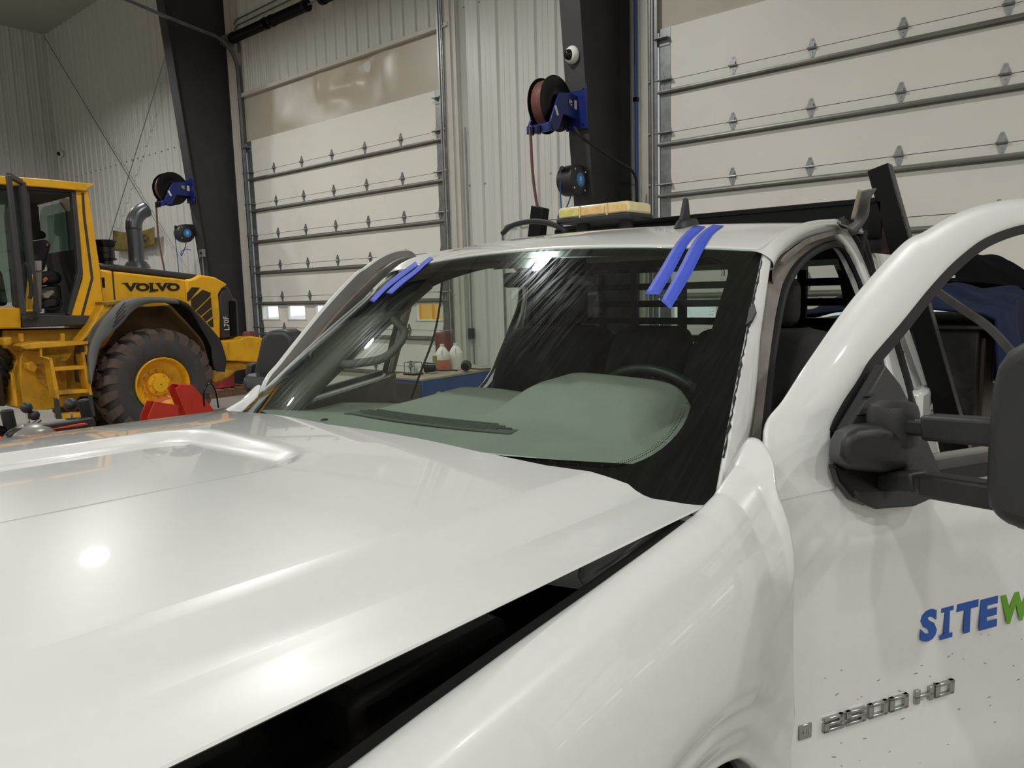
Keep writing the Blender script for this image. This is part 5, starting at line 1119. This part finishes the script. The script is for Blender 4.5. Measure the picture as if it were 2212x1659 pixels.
# rear view mirror and visors
p = glassP(-0.02, 0.955, -0.05); MB().box(p+V3(0, 0.03, -0.03), (0.20, 0.03, 0.05)).build('rear_view_mirror', BLACKP, truck, bevel=0.012, seg=3)
MB().bar(p+V3(0, 0.0, 0.0), glassP(-0.02, 0.975, -0.01), 0.02, 0.02).build('mirror_stalk', BLACKP, truck)
m = MB(); MB().grid([[glassP(-0.10+0.20*i/8, 0.89+0.06*j/4, -0.005) for i in range(9)] for j in range(5)]).build('mirror_frit_patch', FRIT, ws)
for s in (1, -1): MB().box((TC+s*0.36, 2.10, 1.875), (0.46, 0.16, 0.02), M=Matrix.Rotation(0.25, 3, 'X')).build('sun_visor', mat('visor_grey', (96, 94, 92), 0.8), truck, bevel=0.008)
# inner pillar trims with grab handle
def pil():
    A = [glassP(0.985, v, -0.02) for v in np.linspace(0.02, 0.98, 14)]
    B = [p+V3(-0.10, 0.05, -0.02) for p in A]; Cc = [p+V3(-0.05, 0.12, -0.05) for p in A]; D_ = [p+V3(-0.005, 0.08, -0.02) for p in A]
    return MB().loft([A, B, Cc, D_], 20, 14)
both(pil, 'pillar_trim', TRIMG, angle=80, solid=0.008)
h0, h1_ = glassP(-0.985, 0.40, -0.02)+V3(0.09, 0.08, -0.03), glassP(-0.985, 0.72, -0.02)+V3(0.09, 0.08, -0.03)
MB().tube(cr([h0, h0+V3(0.05, 0.03, 0.0), h0.lerp(h1_, 0.3)+V3(0.09, 0.07, -0.03), h0.lerp(h1_, 0.75)+V3(0.08, 0.06, -0.02), h1_], 24), [0.016]*24, n=10).build('grab_handle', TRIMG, truck)
# aerial cable dangling inside the windscreen
q0, q1 = glassP(-0.42, 0.93, -0.05), V3(TC-0.40, 1.62, 1.43)
MB().tube(cr([atY(955, 600, 2.0), atY(950, 660, 2.0), atY(936, 730, 1.96), atY(910, 800, 1.9), atY(888, 860, 1.80)], 24), 0.004, n=6).build('loose_wire', BLACKR, truck)
# ------------------------------------------------------------------ headache rack
RY = 3.07
both(lambda: MB().bar((-0.43, RY, 0.95), (-0.785, RY, 2.18), 0.075, 0.06, up=(0, 1, 0)), 'rack_post', BLACKM, bevel=0.004)
MB().box((TC, RY, 1.99), (1.50, 0.06, 0.14)).build('rack_top_beam', BLACKM, truck, bevel=0.006)
MB().box((TC, RY, 2.06), (1.46, 0.08, 0.02)).build('rack_top_flange', BLACKM, truck, bevel=0.003)
both(lambda: MB().prism([(-0.74, RY-0.02, 2.02), (-0.70, RY-0.02, 1.90), (-0.74, RY-0.02, 1.86), (-0.98, RY-0.02, 1.90), (-0.98, RY-0.02, 2.05)], (0, 0.03, 0)), 'rack_gusset', mat('rusty_black_steel', (24, 23, 23), 0.35, dirt=(112, 60, 30), dirt_amt=0.7, dscale=7), bevel=0.003)
for i in range(7): MB().box((TC, RY, 1.845-i*0.078), (1.36, 0.035, 0.030)).build('rack_slat', BLACKM, truck, bevel=0.003)
for x in (-0.08, 0.45, -0.5): MB().box((TC+x, RY+0.02, 1.60), (0.035, 0.03, 0.70)).build('rack_bar', BLACKM, truck, bevel=0.003)
# ------------------------------------------------------------------ roof fittings
lb0, lb1 = atY(1214, 470, 2.74), atY(1386, 455, 2.74)
AMB = mat('amber_lens', (226, 212, 160), 0.25, coat=0.5, var=0.1, scale=14); AMB2 = mat('amber_reflector', (226, 190, 126), 0.4, var=0.15, scale=30); AMB3 = mat('yellow_reflector', (212, 204, 120), 0.4, var=0.15, scale=30)
xm, w = (lb0.x+lb1.x)/2-0.02, abs(lb1.x-lb0.x)*0.90; zb = atY(1300, 478, 2.74).z; ztp = atY(1300, 440, 2.74).z
hL = ztp-zb
MB().box((xm, 2.80, zb+hL*0.18), (w+0.01, 0.20, hL*0.34)).build('light_bar_base', BLACKP, truck, bevel=0.008)
MB().box((xm, 2.80, zb+hL*0.62), (w, 0.19, hL*0.72)).build('light_bar_lens', AMB, truck, bevel=0.016, seg=3)
for xa, xb, m in ((-0.45, -0.18, AMB3), (-0.14, 0.18, AMB2), (0.26, 0.47, AMB2)): MB().box((xm+w*(xa+xb)/2, 2.703, zb+hL*0.60), (w*(xb-xa), 0.004, hL*0.40)).build('light_bar_module', m, truck, bevel=0.001)
for x in (-0.16, 0.22): MB().box((xm+w*x, 2.702, zb+hL*0.6), (0.006, 0.006, hL*0.66)).build('light_bar_joint', AMB2, truck)
for x in (-0.3, 0.3): MB().cyl((xm+w*x, 2.80, zb-0.03), (xm+w*x, 2.80, zb+0.02), 0.03, n=12).build('light_bar_foot', BLACKP, truck)
BV = [BVHTree.FromPolygons([tuple(p) for p in b.v], b.f) for b in (GLASSB, ROOFB, HOODB, FENDB)]
def onbody(px, py, off=0.0):
    d = ray(px, py).normalized(); best = None
    for t in BV:
        loc, n, i, dist = t.ray_cast(CAM, d)
        if loc is not None and (best is None or dist < best[1]): best = (loc, dist, n)
    if best is None: return None
    n = best[2] if best[2].dot(d) < 0 else -best[2]
    return best[0]+n*off
# shark fin aerial
ab = onbody(1466, 493) or V3(-1.1, 2.2, 1.97)
ax_ = V3(0, 1, 0.03).normalized()
MB().loft([[ab+V3(x*0.026, y, 0.0) for x, y in ((0, -0.02), (0.7, 0.0), (1, 0.05), (0.9, 0.11), (0, 0.13), (-0.9, 0.11), (-1, 0.05), (-0.7, 0.0), (0, -0.02))],
           [ab+V3(x*0.022, y, 0.02+0.1*y) for x, y in ((0, -0.005), (0.6, 0.01), (0.8, 0.05), (0.7, 0.10), (0, 0.12), (-0.7, 0.10), (-0.8, 0.05), (-0.6, 0.01), (0, -0.005))],
           [ab+V3(x*0.012, y, 0.026+0.1*y) for x, y in ((0, 0.01), (0.6, 0.02), (0.8, 0.05), (0.7, 0.09), (0, 0.10), (-0.7, 0.09), (-0.8, 0.05), (-0.6, 0.02), (0, 0.01))]], 17, 8).build('aerial_base', BLACKP, truck, angle=60)
MB().prism([ab+V3(-0.006, 0.0, 0.0), ab+V3(-0.006, 0.075, 0.012), ab+V3(-0.006, 0.058, 0.095), ab+V3(-0.006, 0.040, 0.098)], (0.012, 0, 0)).build('aerial_fin', BLACKP, truck, bevel=0.003)
# black rubber hoop on the passenger side of the roof
hoop = [atY(x, y, 2.7) for x, y in ((1085, 505), (1105, 488), (1140, 479), (1175, 480), (1205, 489), (1225, 500))]
MB().tube(cr(hoop, 24), 0.012, n=8).build('loose_weatherstrip', BLACKR, truck)
# twisted rubber moulding standing up at the driver rear roof corner
tw1 = [atX(*q) for q in ((1808, 482, -0.785), (1822, 494, -0.775), (1846, 476, -0.755), (1856, 436, -0.735), (1862, 412, -0.725))]
tw2 = [atX(*q) for q in ((1838, 508, -0.765), (1850, 500, -0.755), (1872, 466, -0.735), (1876, 432, -0.715), (1890, 406, -0.705))]
MB().loft([tw1, [a.lerp(b, .5)+V3(0.012, -0.01, 0) for a, b in zip(tw1, tw2)], tw2], 20, 8).build('twisted_moulding', mat('moulding_grey', (84, 82, 80), 0.5, var=0.15, scale=14), truck, solid=0.006, angle=80)
MB().loft([[p+V3(0.0, 0.004, 0.0) for p in tw1[2:]], [p+V3(-0.016, 0.012, 0.006) for p in tw1[2:]]], 12, 4).build('moulding_back', mat('moulding_tan', (150, 138, 120), 0.6, var=0.2, scale=20), truck, solid=0.004)
# hanging strip inside the driver door window
st = [atY(x, y, 2.55) for x, y in ((1998, 612), (2040, 640), (2090, 675), (2130, 702), (2170, 742), (2212, 800), (2230, 850))]
MB().tube(cr(st, 30), 0, flat=(0.02, 0.035), up=(0, 1, 0)).build('hanging_weatherstrip', SEAL, truck, angle=60)

# ------------------------------------------------------------------ blue tape strips
TAPE = mat('blue_masking_tape', (62, 84, 196), 0.55, var=0.06, scale=30, bump=0.05, bscale=300)
def tape(L, R, lab):
    n = 24; A = cr([(x, y, 0) for x, y in L], n); B = cr([(x, y, 0) for x, y in R], n); rows = []
    for a, b in zip(A, B):
        r = [onbody(a.x+(b.x-a.x)*q, a.y+(b.y-a.y)*q, 0.0025) for q in (0, 0.33, 0.67, 1)]
        if all(p is not None for p in r): rows.append(r)
    if len(rows) < 2: return None
    o = MB().grid(rows).build('tape_strip', TAPE, solid=0.0004, angle=180); return tag(o, lab, 'tape', 'blue tape strips holding the windscreen')
tape([(1393, 637), (1425, 585), (1455, 535), (1480, 505), (1512, 480)], [(1425, 638), (1458, 582), (1487, 528), (1508, 505), (1533, 483)], 'inner of the two blue tape strips on the driver side of the windscreen')
tape([(1428, 651), (1462, 590), (1496, 526), (1520, 500), (1552, 480)], [(1448, 670), (1490, 600), (1528, 526), (1548, 500), (1573, 484)], 'outer of the two blue tape strips on the driver side of the windscreen')
sh = lambda P, d: [(x+d, y) for x, y in P]
tape(sh([(787, 650), (815, 620), (850, 591), (880, 570), (905, 553), (940, 538)], 12), sh([(797, 654), (822, 628), (856, 601), (884, 580), (908, 562), (946, 541)], 12), 'left of the two blue tape strips at the passenger side of the windscreen')
tape(sh([(822, 634), (850, 608), (880, 586), (903, 566), (925, 551), (965, 533)], 12), sh([(835, 636), (860, 614), (888, 592), (910, 572), (932, 555), (975, 535)], 12), 'right of the two blue tape strips at the passenger side of the windscreen')
# paint chip on the hood
# ------------------------------------------------------------------ black tool box on the bed with jackets on top
BOXB = mat('toolbox_black', (20, 20, 20), 0.75, var=0.2, dirt=(84, 72, 58), dirt_amt=0.4, dscale=5)
BRN = mat('toolbox_worn_brown', (86, 74, 62), 0.6, var=0.3, scale=7, dirt=(40, 36, 32), dirt_amt=0.6, dscale=4, stretch=(1, 1, 0.3))
tb = thing('tool_box', 'black steel tool box with a chrome latch standing on the truck bed', 'tool box', (-0.95, 3.75, 1.031))
MB().box((-0.95, 3.75, 1.295), (0.88, 0.46, 0.528)).build('body', BOXB, tb, bevel=0.008)
MB().box((-0.95, 3.75, 1.566), (0.92, 0.50, 0.014)).build('lid', BOXB, tb, bevel=0.004)
sp = MB().box((-0.506, 3.77, 1.29), (0.02, 0.34, 0.46)).build('side_door', BRN, tb, bevel=0.004)
lt_ = MB().box((-0.488, 3.80, 1.40), (0.02, 0.045, 0.17)).build('latch', CHROME, tb, bevel=0.006, seg=3)
MB().cyl((-0.478, 3.80, 1.36), (-0.470, 3.80, 1.36), 0.014, n=12).build('keyhole', BLACKM, lt_)
MB().cyl((-0.505, 3.62, 1.45), (-0.505, 3.62, 1.50), 0.01, n=8).build('hinge_pin', GALV, tb)
t2 = thing('tool_box', 'second black steel tool box behind, under the blue jacket', 'tool box', (-0.95, 4.65, 1.031))
MB().box((-0.95, 4.65, 1.29), (0.92, 1.20, 0.518)).build('body', BOXB, t2, bevel=0.008); MB().box((-0.95, 4.65, 1.556), (0.96, 1.24, 0.014)).build('lid', BOXB, t2, bevel=0.004)
MB().box((-0.478, 4.45, 1.40), (0.02, 0.05, 0.16)).build('latch', CHROME, t2, bevel=0.006)
def cloth(nm, lab, m, x0, x1, y0, y1, hf, drop, seed, group):
    """a crumpled jacket: heap with folds, draping over the box edge at the +X side"""
    rnd = random.Random(seed); ph = [rnd.uniform(0, 6.28) for _ in range(8)]; rows = []
    NX, NY = 70, 60
    for j in range(NY+1):
        v = j/NY; r = []
        for i in range(NX+1):
            u = i/NX; e = min(u, 1-u, v, 1-v)
            w = 0.018*math.sin(9*u+4*v+ph[0])+0.014*math.sin(17*v-6*u+ph[1])+0.010*math.sin(26*u+13*v+ph[2]+2*math.sin(5*v))+0.006*math.sin(40*(u*0.5+v)+ph[3])
            z = hf(u, v) + w*min(1, e*8)
            x = x0+(x1-x0)*u; y = y0+(y1-y0)*v+0.015*math.sin(7*u+ph[4])
            if drop and x > -0.49:      # hangs down outside the box edge
                q = x+0.49; z = hf(u, v)*max(0, 1-q*6) + (-q*1.15) + w*0.6; x = -0.47+0.05*math.sin(9*v+ph[5])*min(1, q*6)+0.02+q*0.25
            r.append(V3(x, y, 1.58+max(z, -0.45)))
        rows.append(r)
    t = thing(nm, lab, 'jacket', ((x0+x1)/2, (y0+y1)/2, 1.58), group)
    return t, MB().grid(rows).build('fabric', m, t, solid=0.008, angle=180), rows
NAVY = mat('navy_fabric', (20, 29, 56), 0.9, spec=0.2, var=0.15, scale=6, bump=0.15, bscale=260); BLKF = mat('black_padded_fabric', (11, 11, 12), 0.95, spec=0.1, var=0.2, scale=6, bump=0.2, bscale=160)
bump2 = lambda u, v, cu, cv, su, sv, a: a*math.exp(-((u-cu)/su)**2-((v-cv)/sv)**2)
jt, _, jr = cloth('navy_jacket', 'crumpled navy blue jacket draped over the tool boxes', NAVY, -1.35, -0.18, 3.50, 4.75, lambda u, v: 0.02+bump2(u, v, .45, .45, .35, .45, .14)+bump2(u, v, .55, .85, .3, .25, .05), True, 5, 'jackets on the tool boxes')
MB().tube(cr([jr[k][18]+V3(0, 0, 0.012) for k in range(12, 56, 4)], 40), 0, flat=(0.08, 0.02), up=(0, 0, 1)).build('fleece_collar', mat('navy_fleece', (30, 38, 66), 0.95, bump=1.0, bscale=120), jt)
bt_, _, _ = cloth('black_jacket', 'black padded jacket heaped on top of the navy jacket', BLKF, -1.30, -0.36, 4.62, 5.30, lambda u, v: 0.10+bump2(u, v, .5, .40, .36, .36, .22)+bump2(u, v, .75, .4, .2, .3, .06), False, 9, 'jackets on the tool boxes')
for q in (0.30, 0.45, 0.6): pass
MB().box(atY(2045, 598, 3.9)+V3(0, 0, 0.0), (0.06, 0.05, 0.012)).build('care_tag', WHITEP, jt)

# ------------------------------------------------------------------ walk-behind machine: handles and levers above the hood, left
ORG = mat('machine_orange_red', (206, 62, 34), 0.4, var=0.06)
XM = -5.0
def zb(x, y, X): return atX(x/5.185, 620+y/5.185, X)      # coordinates in the enlarged view of the controls
mt = thing('walk_behind_loader', 'orange walk-behind loader with black control levers beyond the hood', 'machine', (XM-0.3, 1.65, 0))
def zpoly(pts, X, d, nm, m, par=None, bevel=0.006): return MB().prism([zb(x, y, X) for x, y in pts], (-d, 0, 0)).build(nm, m, par or mt, bevel=bevel)
zpoly([(95, 1650), (190, 1590), (880, 1490), (1000, 1465), (1055, 1462), (1080, 1530), (1075, 1900), (95, 2000)], XM, 0.06, 'control_panel', BLACKP, bevel=0.01)
zpoly([(190, 1590), (880, 1490), (1000, 1464), (1055, 1461), (1065, 1500), (880, 1540), (200, 1640)], XM-0.02, 0.10, 'panel_top', mat('machine_grey_panel', (66, 66, 66), 0.4), bevel=0.02)
zpoly([(585, 1588), (880, 1532), (960, 1522), (995, 1540), (870, 1562), (580, 1600)], XM+0.012, 0.02, 'orange_stripe', ORG)
p = zb(400, 1640, XM+0.03); MB().lathe([(0.14*math.cos(a), 0.07*math.sin(a)) for a in np.linspace(0, 1.5, 8)], p+V3(-0.1, 0, -0.02), 'Z', 24).build('dome_cover', mat('dome_grey', (130, 126, 118), 0.3), mt)
MB().box((XM-0.4, 1.66, 0.62), (0.75, 0.62, 0.60)).build('engine_body', ORG, mt, bevel=0.04)
for s in (0.3, -0.3): MB().box((XM-0.4, 1.66+s*1.2, 0.16), (1.0, 0.18, 0.32)).build('track_belt', BLACKR, mt, bevel=0.09, seg=4)
for a, b in (((70, 1372), (125, 1610)), ((928, 1258), (985, 1480))):
    A, B = zb(*a, XM-0.1), zb(*b, XM-0.1)
    MB().tube([A, A.lerp(B, .06), A.lerp(B, .94), B], [0.024, 0.034, 0.034, 0.030], n=14).build('hand_grip', BLACKR, mt); MB().cyl(B, B+(B-A)*0.25, 0.016, n=10).build('grip_rod', CHROME, mt)
for a, b, r in (((296, 1352), (320, 1545), 0.034), ((382, 1436), (440, 1490), 0.032), ((798, 1322), (805, 1470), 0.045)):
    A, B = zb(*a, XM-0.22), zb(*b, XM-0.22); k = MB().cyl(A, B, 0.009, n=8).build('lever_rod', CHROME, mt); MB().sphere(A, r, 16).build('lever_knob', BLACKP, k)
A, B = zb(375, 1535, XM-0.2), zb(455, 1485, XM-0.2); MB().cyl(A, B, 0.012, n=8).build('small_lever', GALV, mt)
A, B = zb(-60, 1590, XM-0.1), zb(90, 1640, XM-0.1); MB().cyl(A, B, 0.03, n=12).build('guard_bar', BLACKM, mt)
# ------------------------------------------------------------------ red steel channels standing in front of the loader tyre
def channel(fr, bk, X, d, lab):
    """open U-channel: web polygon (pixels in the loader view) and two side flanges"""
    t = thing('red_channel', lab, 'steel channel', z1(*fr[0], X), 'red steel channels'); P = [z1(x, y, X) for x, y in fr]
    RED = mat('channel_red', (190, 52, 34), 0.4, var=0.08, scale=4, dirt=(110, 40, 28), dirt_amt=0.3)
    MB().prism(P, (-0.012, 0, 0)).build('side_plate', RED, t, bevel=0.003); MB().prism([p+V3(-d, 0.0, 0.0) for p in P], (-0.012, 0, 0)).build('side_plate', RED, t, bevel=0.003)
    Q = [z1(x, y, X) for x, y in bk]; MB().prism(Q+[q+V3(-d, 0, 0) for q in Q[::-1]], (0, 0.012, 0.0)).build('web', RED, t, bevel=0.002)
    # legs down to the floor
    c = sum(P, V3(0, 0, 0))/len(P); MB().bar((c.x-d/2, c.y, 0.0), (c.x-d/2, c.y, c.z-0.05), 0.08, 0.08).build('stand', RED, t, bevel=0.004)
    MB().box((c.x-d/2, c.y, 0.01), (0.5, 0.5, 0.02)).build('foot', RED, t)
    return t
channel([(915, 1545), (955, 1450), (985, 1455), (1105, 1475), (1098, 1545), (1080, 1600), (915, 1600)], [(985, 1450), (1070, 1432)], -6.4, 0.14, 'lower red steel channel in front of the loader tyre')
CH2 = channel([(1085, 1372), (1110, 1348), (1190, 1350), (1320, 1500), (1330, 1560), (1165, 1560)], [(1110, 1348), (1185, 1346)], -6.9, 0.16, 'upper tilted red steel channel in front of the loader tyre')
wl = [z1(x, y, -6.7) for x, y in ((1262, 1480), (1258, 1400), (1280, 1350), (1310, 1345), (1335, 1400), (1350, 1490))]
MB().tube(cr(wl, 24), 0.008, n=6).build('wire_loop', BLACKM, CH2)

# ------------------------------------------------------------------ blue welder seen through the windscreen, with jugs and lamps on top
wx, wy, wz = -5.09, 4.75, 0.98
wt = thing('welder_generator', 'blue and black welder generator seen through the windscreen', 'welder', (wx-0.35, wy+0.6, 0))
WBL = mat('welder_blue', (36, 74, 138), 0.4, var=0.1, dirt=(80, 84, 92), dirt_amt=0.3); WBK = mat('welder_dark_end', (60, 58, 56), 0.5, var=0.2)
MB().box((wx-0.28, wy+0.6, 0.66), (0.56, 1.2, 0.60)).build('case', WBL, wt, bevel=0.012)
MB().box((wx-0.28, wy-0.006, 0.70), (0.53, 0.02, 0.46)).build('end_panel', WBK, wt, bevel=0.004)
MB().box((wx-0.28, wy+0.6, 0.967), (0.58, 1.22, 0.022)).build('top_cover', mat('welder_top_dusty', (150, 140, 122), 0.6, var=0.2, scale=5), wt, bevel=0.004)
MB().cyl((wx-0.35, wy-0.02, 0.72), (wx-0.35, wy-0.05, 0.72), 0.03, n=12).build('gauge', CHROME, wt)
MB().box((wx-0.28, wy+0.6, 0.30), (0.7, 1.4, 0.10)).build('trailer_frame', BLACKM, wt)
for y in (0.2, 1.0):
    for x in (0.06, -0.62): MB().lathe([(0.02, -0.05), (0.12, -0.05), (0.2, -0.04), (0.2, 0.04), (0.12, 0.05), (0.02, 0.05)], (wx+x, wy+y, 0.20), 'X', 20).build('trailer_wheel', BLACKR, wt)
WM = mat('welder_mark_cream', (196, 186, 150), 0.5)
lg = MB().lathe([(0.02, 0), (0.075, 0), (0.075, 0.004), (0.02, 0.004)], (wx+0.002, wy+0.20, 0.76), 'X', 28).build('logo_disc', WM, wt)
for i in range(4): MB().box((wx+0.0075, wy+0.155+i*0.03, 0.75), (0.003, 0.013, 0.085), M=Matrix.Rotation(-0.15, 3, 'X')).build('logo_bar', WBL, lg, smooth=False)
text_obj('maker_lettering', 'MILLER', WM, wt, V3(wx+0.004, wy+0.29, 0.715), (0, 1, 0), (0, 0, 1), 0.085, depth=0.003, width=0.55, bold=0.02)
JUG = mat('jug_plastic', (226, 224, 214), 0.35); PINK = mat('pink_fluid_in_jug', (204, 118, 110), 0.35)
def jug(px, py, lab, red):
    b0 = atZ(px, py, 0.979); t = thing('plastic_jug', lab, 'jug', b0, 'jugs on the welder')
    k = 0.265
    pr = [(0.0, 0), (0.068, 0.0), (0.073, 0.012), (0.073, k*0.42)]
    up = [(0.073, k*0.42), (0.073, k*0.60), (0.066, k*0.68), (0.040, k*0.84), (0.020, k*0.92), (0.018, k*0.95), (0.0, k*0.95)]
    MB().lathe(pr+[(0.0, k*0.42)], b0, 'Z', 24).build('lower_body', PINK if red else JUG, t); MB().lathe([(0.0, k*0.42)]+up, b0, 'Z', 24).build('upper_body', JUG, t)
    MB().lathe([(0.0, k*0.93), (0.022, k*0.93), (0.022, k*1.0), (0.0, k*1.0)], b0, 'Z', 16).build('cap', WHITEP, t)
    MB().tube(cr([b0+V3(0.02, -0.03, k*0.86), b0+V3(0.05, -0.06, k*0.82), b0+V3(0.055, -0.068, k*0.66)], 10), 0.008, n=6).build('handle', JUG, t)
jug(957, 800, 'white plastic jug half full of pink fluid on the welder', True); jug(986, 797, 'plain white plastic jug right of the pink one on the welder', False)
def work_light(px, py, rz, lab, yoke):
    b0 = atZ(px, py, 0.979); t = thing('work_light', lab, 'work light', b0, 'work lights on the welder'); d = V3(math.cos(rz), math.sin(rz), 0)
    MB().lathe([(0.02, -0.06), (0.04, -0.055), (0.05, 0.03), (0.055, 0.05), (0.048, 0.055), (0.0, 0.05)], b0+V3(0, 0, 0.056), (V3(0, 0, 1), V3(-d.y, d.x, 0), d), 18).build('lamp_head', BLACKM, t)
    MB().lathe([(0.0, 0.051), (0.046, 0.056), (0.0, 0.06)], b0+V3(0, 0, 0.056), (V3(0, 0, 1), V3(-d.y, d.x, 0), d), 18).build('lamp_glass', CHROME, t)
    if yoke: MB().box(b0+V3(-0.05*d.x, -0.05*d.y, 0.11), (0.03, 0.03, 0.12)).build('bracket', mat('bracket_yellow', (150, 146, 84), 0.5), t)
    MB().tube(cr([b0+V3(0.05*d.x, 0.05*d.y, 0.03), b0+V3(0.05, 0.16, 0.012), b0+V3(0.10, 0.24, 0.01), b0+V3(0.115, 0.28, -0.02), b0+V3(0.12, 0.32, -0.16)], 20), 0.006, n=6).build('lead', BLACKR, t)
work_light(930, 806, 3.6, 'black work light with yellow bracket left of the jugs', True); work_light(1006, 803, 2.2, 'black work light lying in front of the plain jug', False)
rk = atZ(893, 809, 0.979); t = thing('wire_rack', 'small wire rack standing at the left end of the welder', 'wire rack', rk)
MB().box(rk+V3(0, 0, 0.008), (0.16, 0.12, 0.016)).build('base', BLACKM, t)
for x, y in ((-.07, -.05), (.07, -.05), (.07, .05), (-.07, .05)): MB().cyl(rk+V3(x, y, 0.01), rk+V3(x, y, 0.12), 0.004, n=6).build('upright', GALV, t)
MB().tube([rk+V3(x, y, 0.12) for x, y in ((-.07, -.05), (.07, -.05), (.07, .05), (-.07, .05))], 0.004, n=6, closed=True).build('top_ring', GALV, t)
MB().cyl(rk+V3(0.02, 0, 0.016), rk+V3(0.02, 0, 0.07), 0.03, n=14).build('glass_jar', mat('jar_clear', (190, 196, 192), 0.1), t)
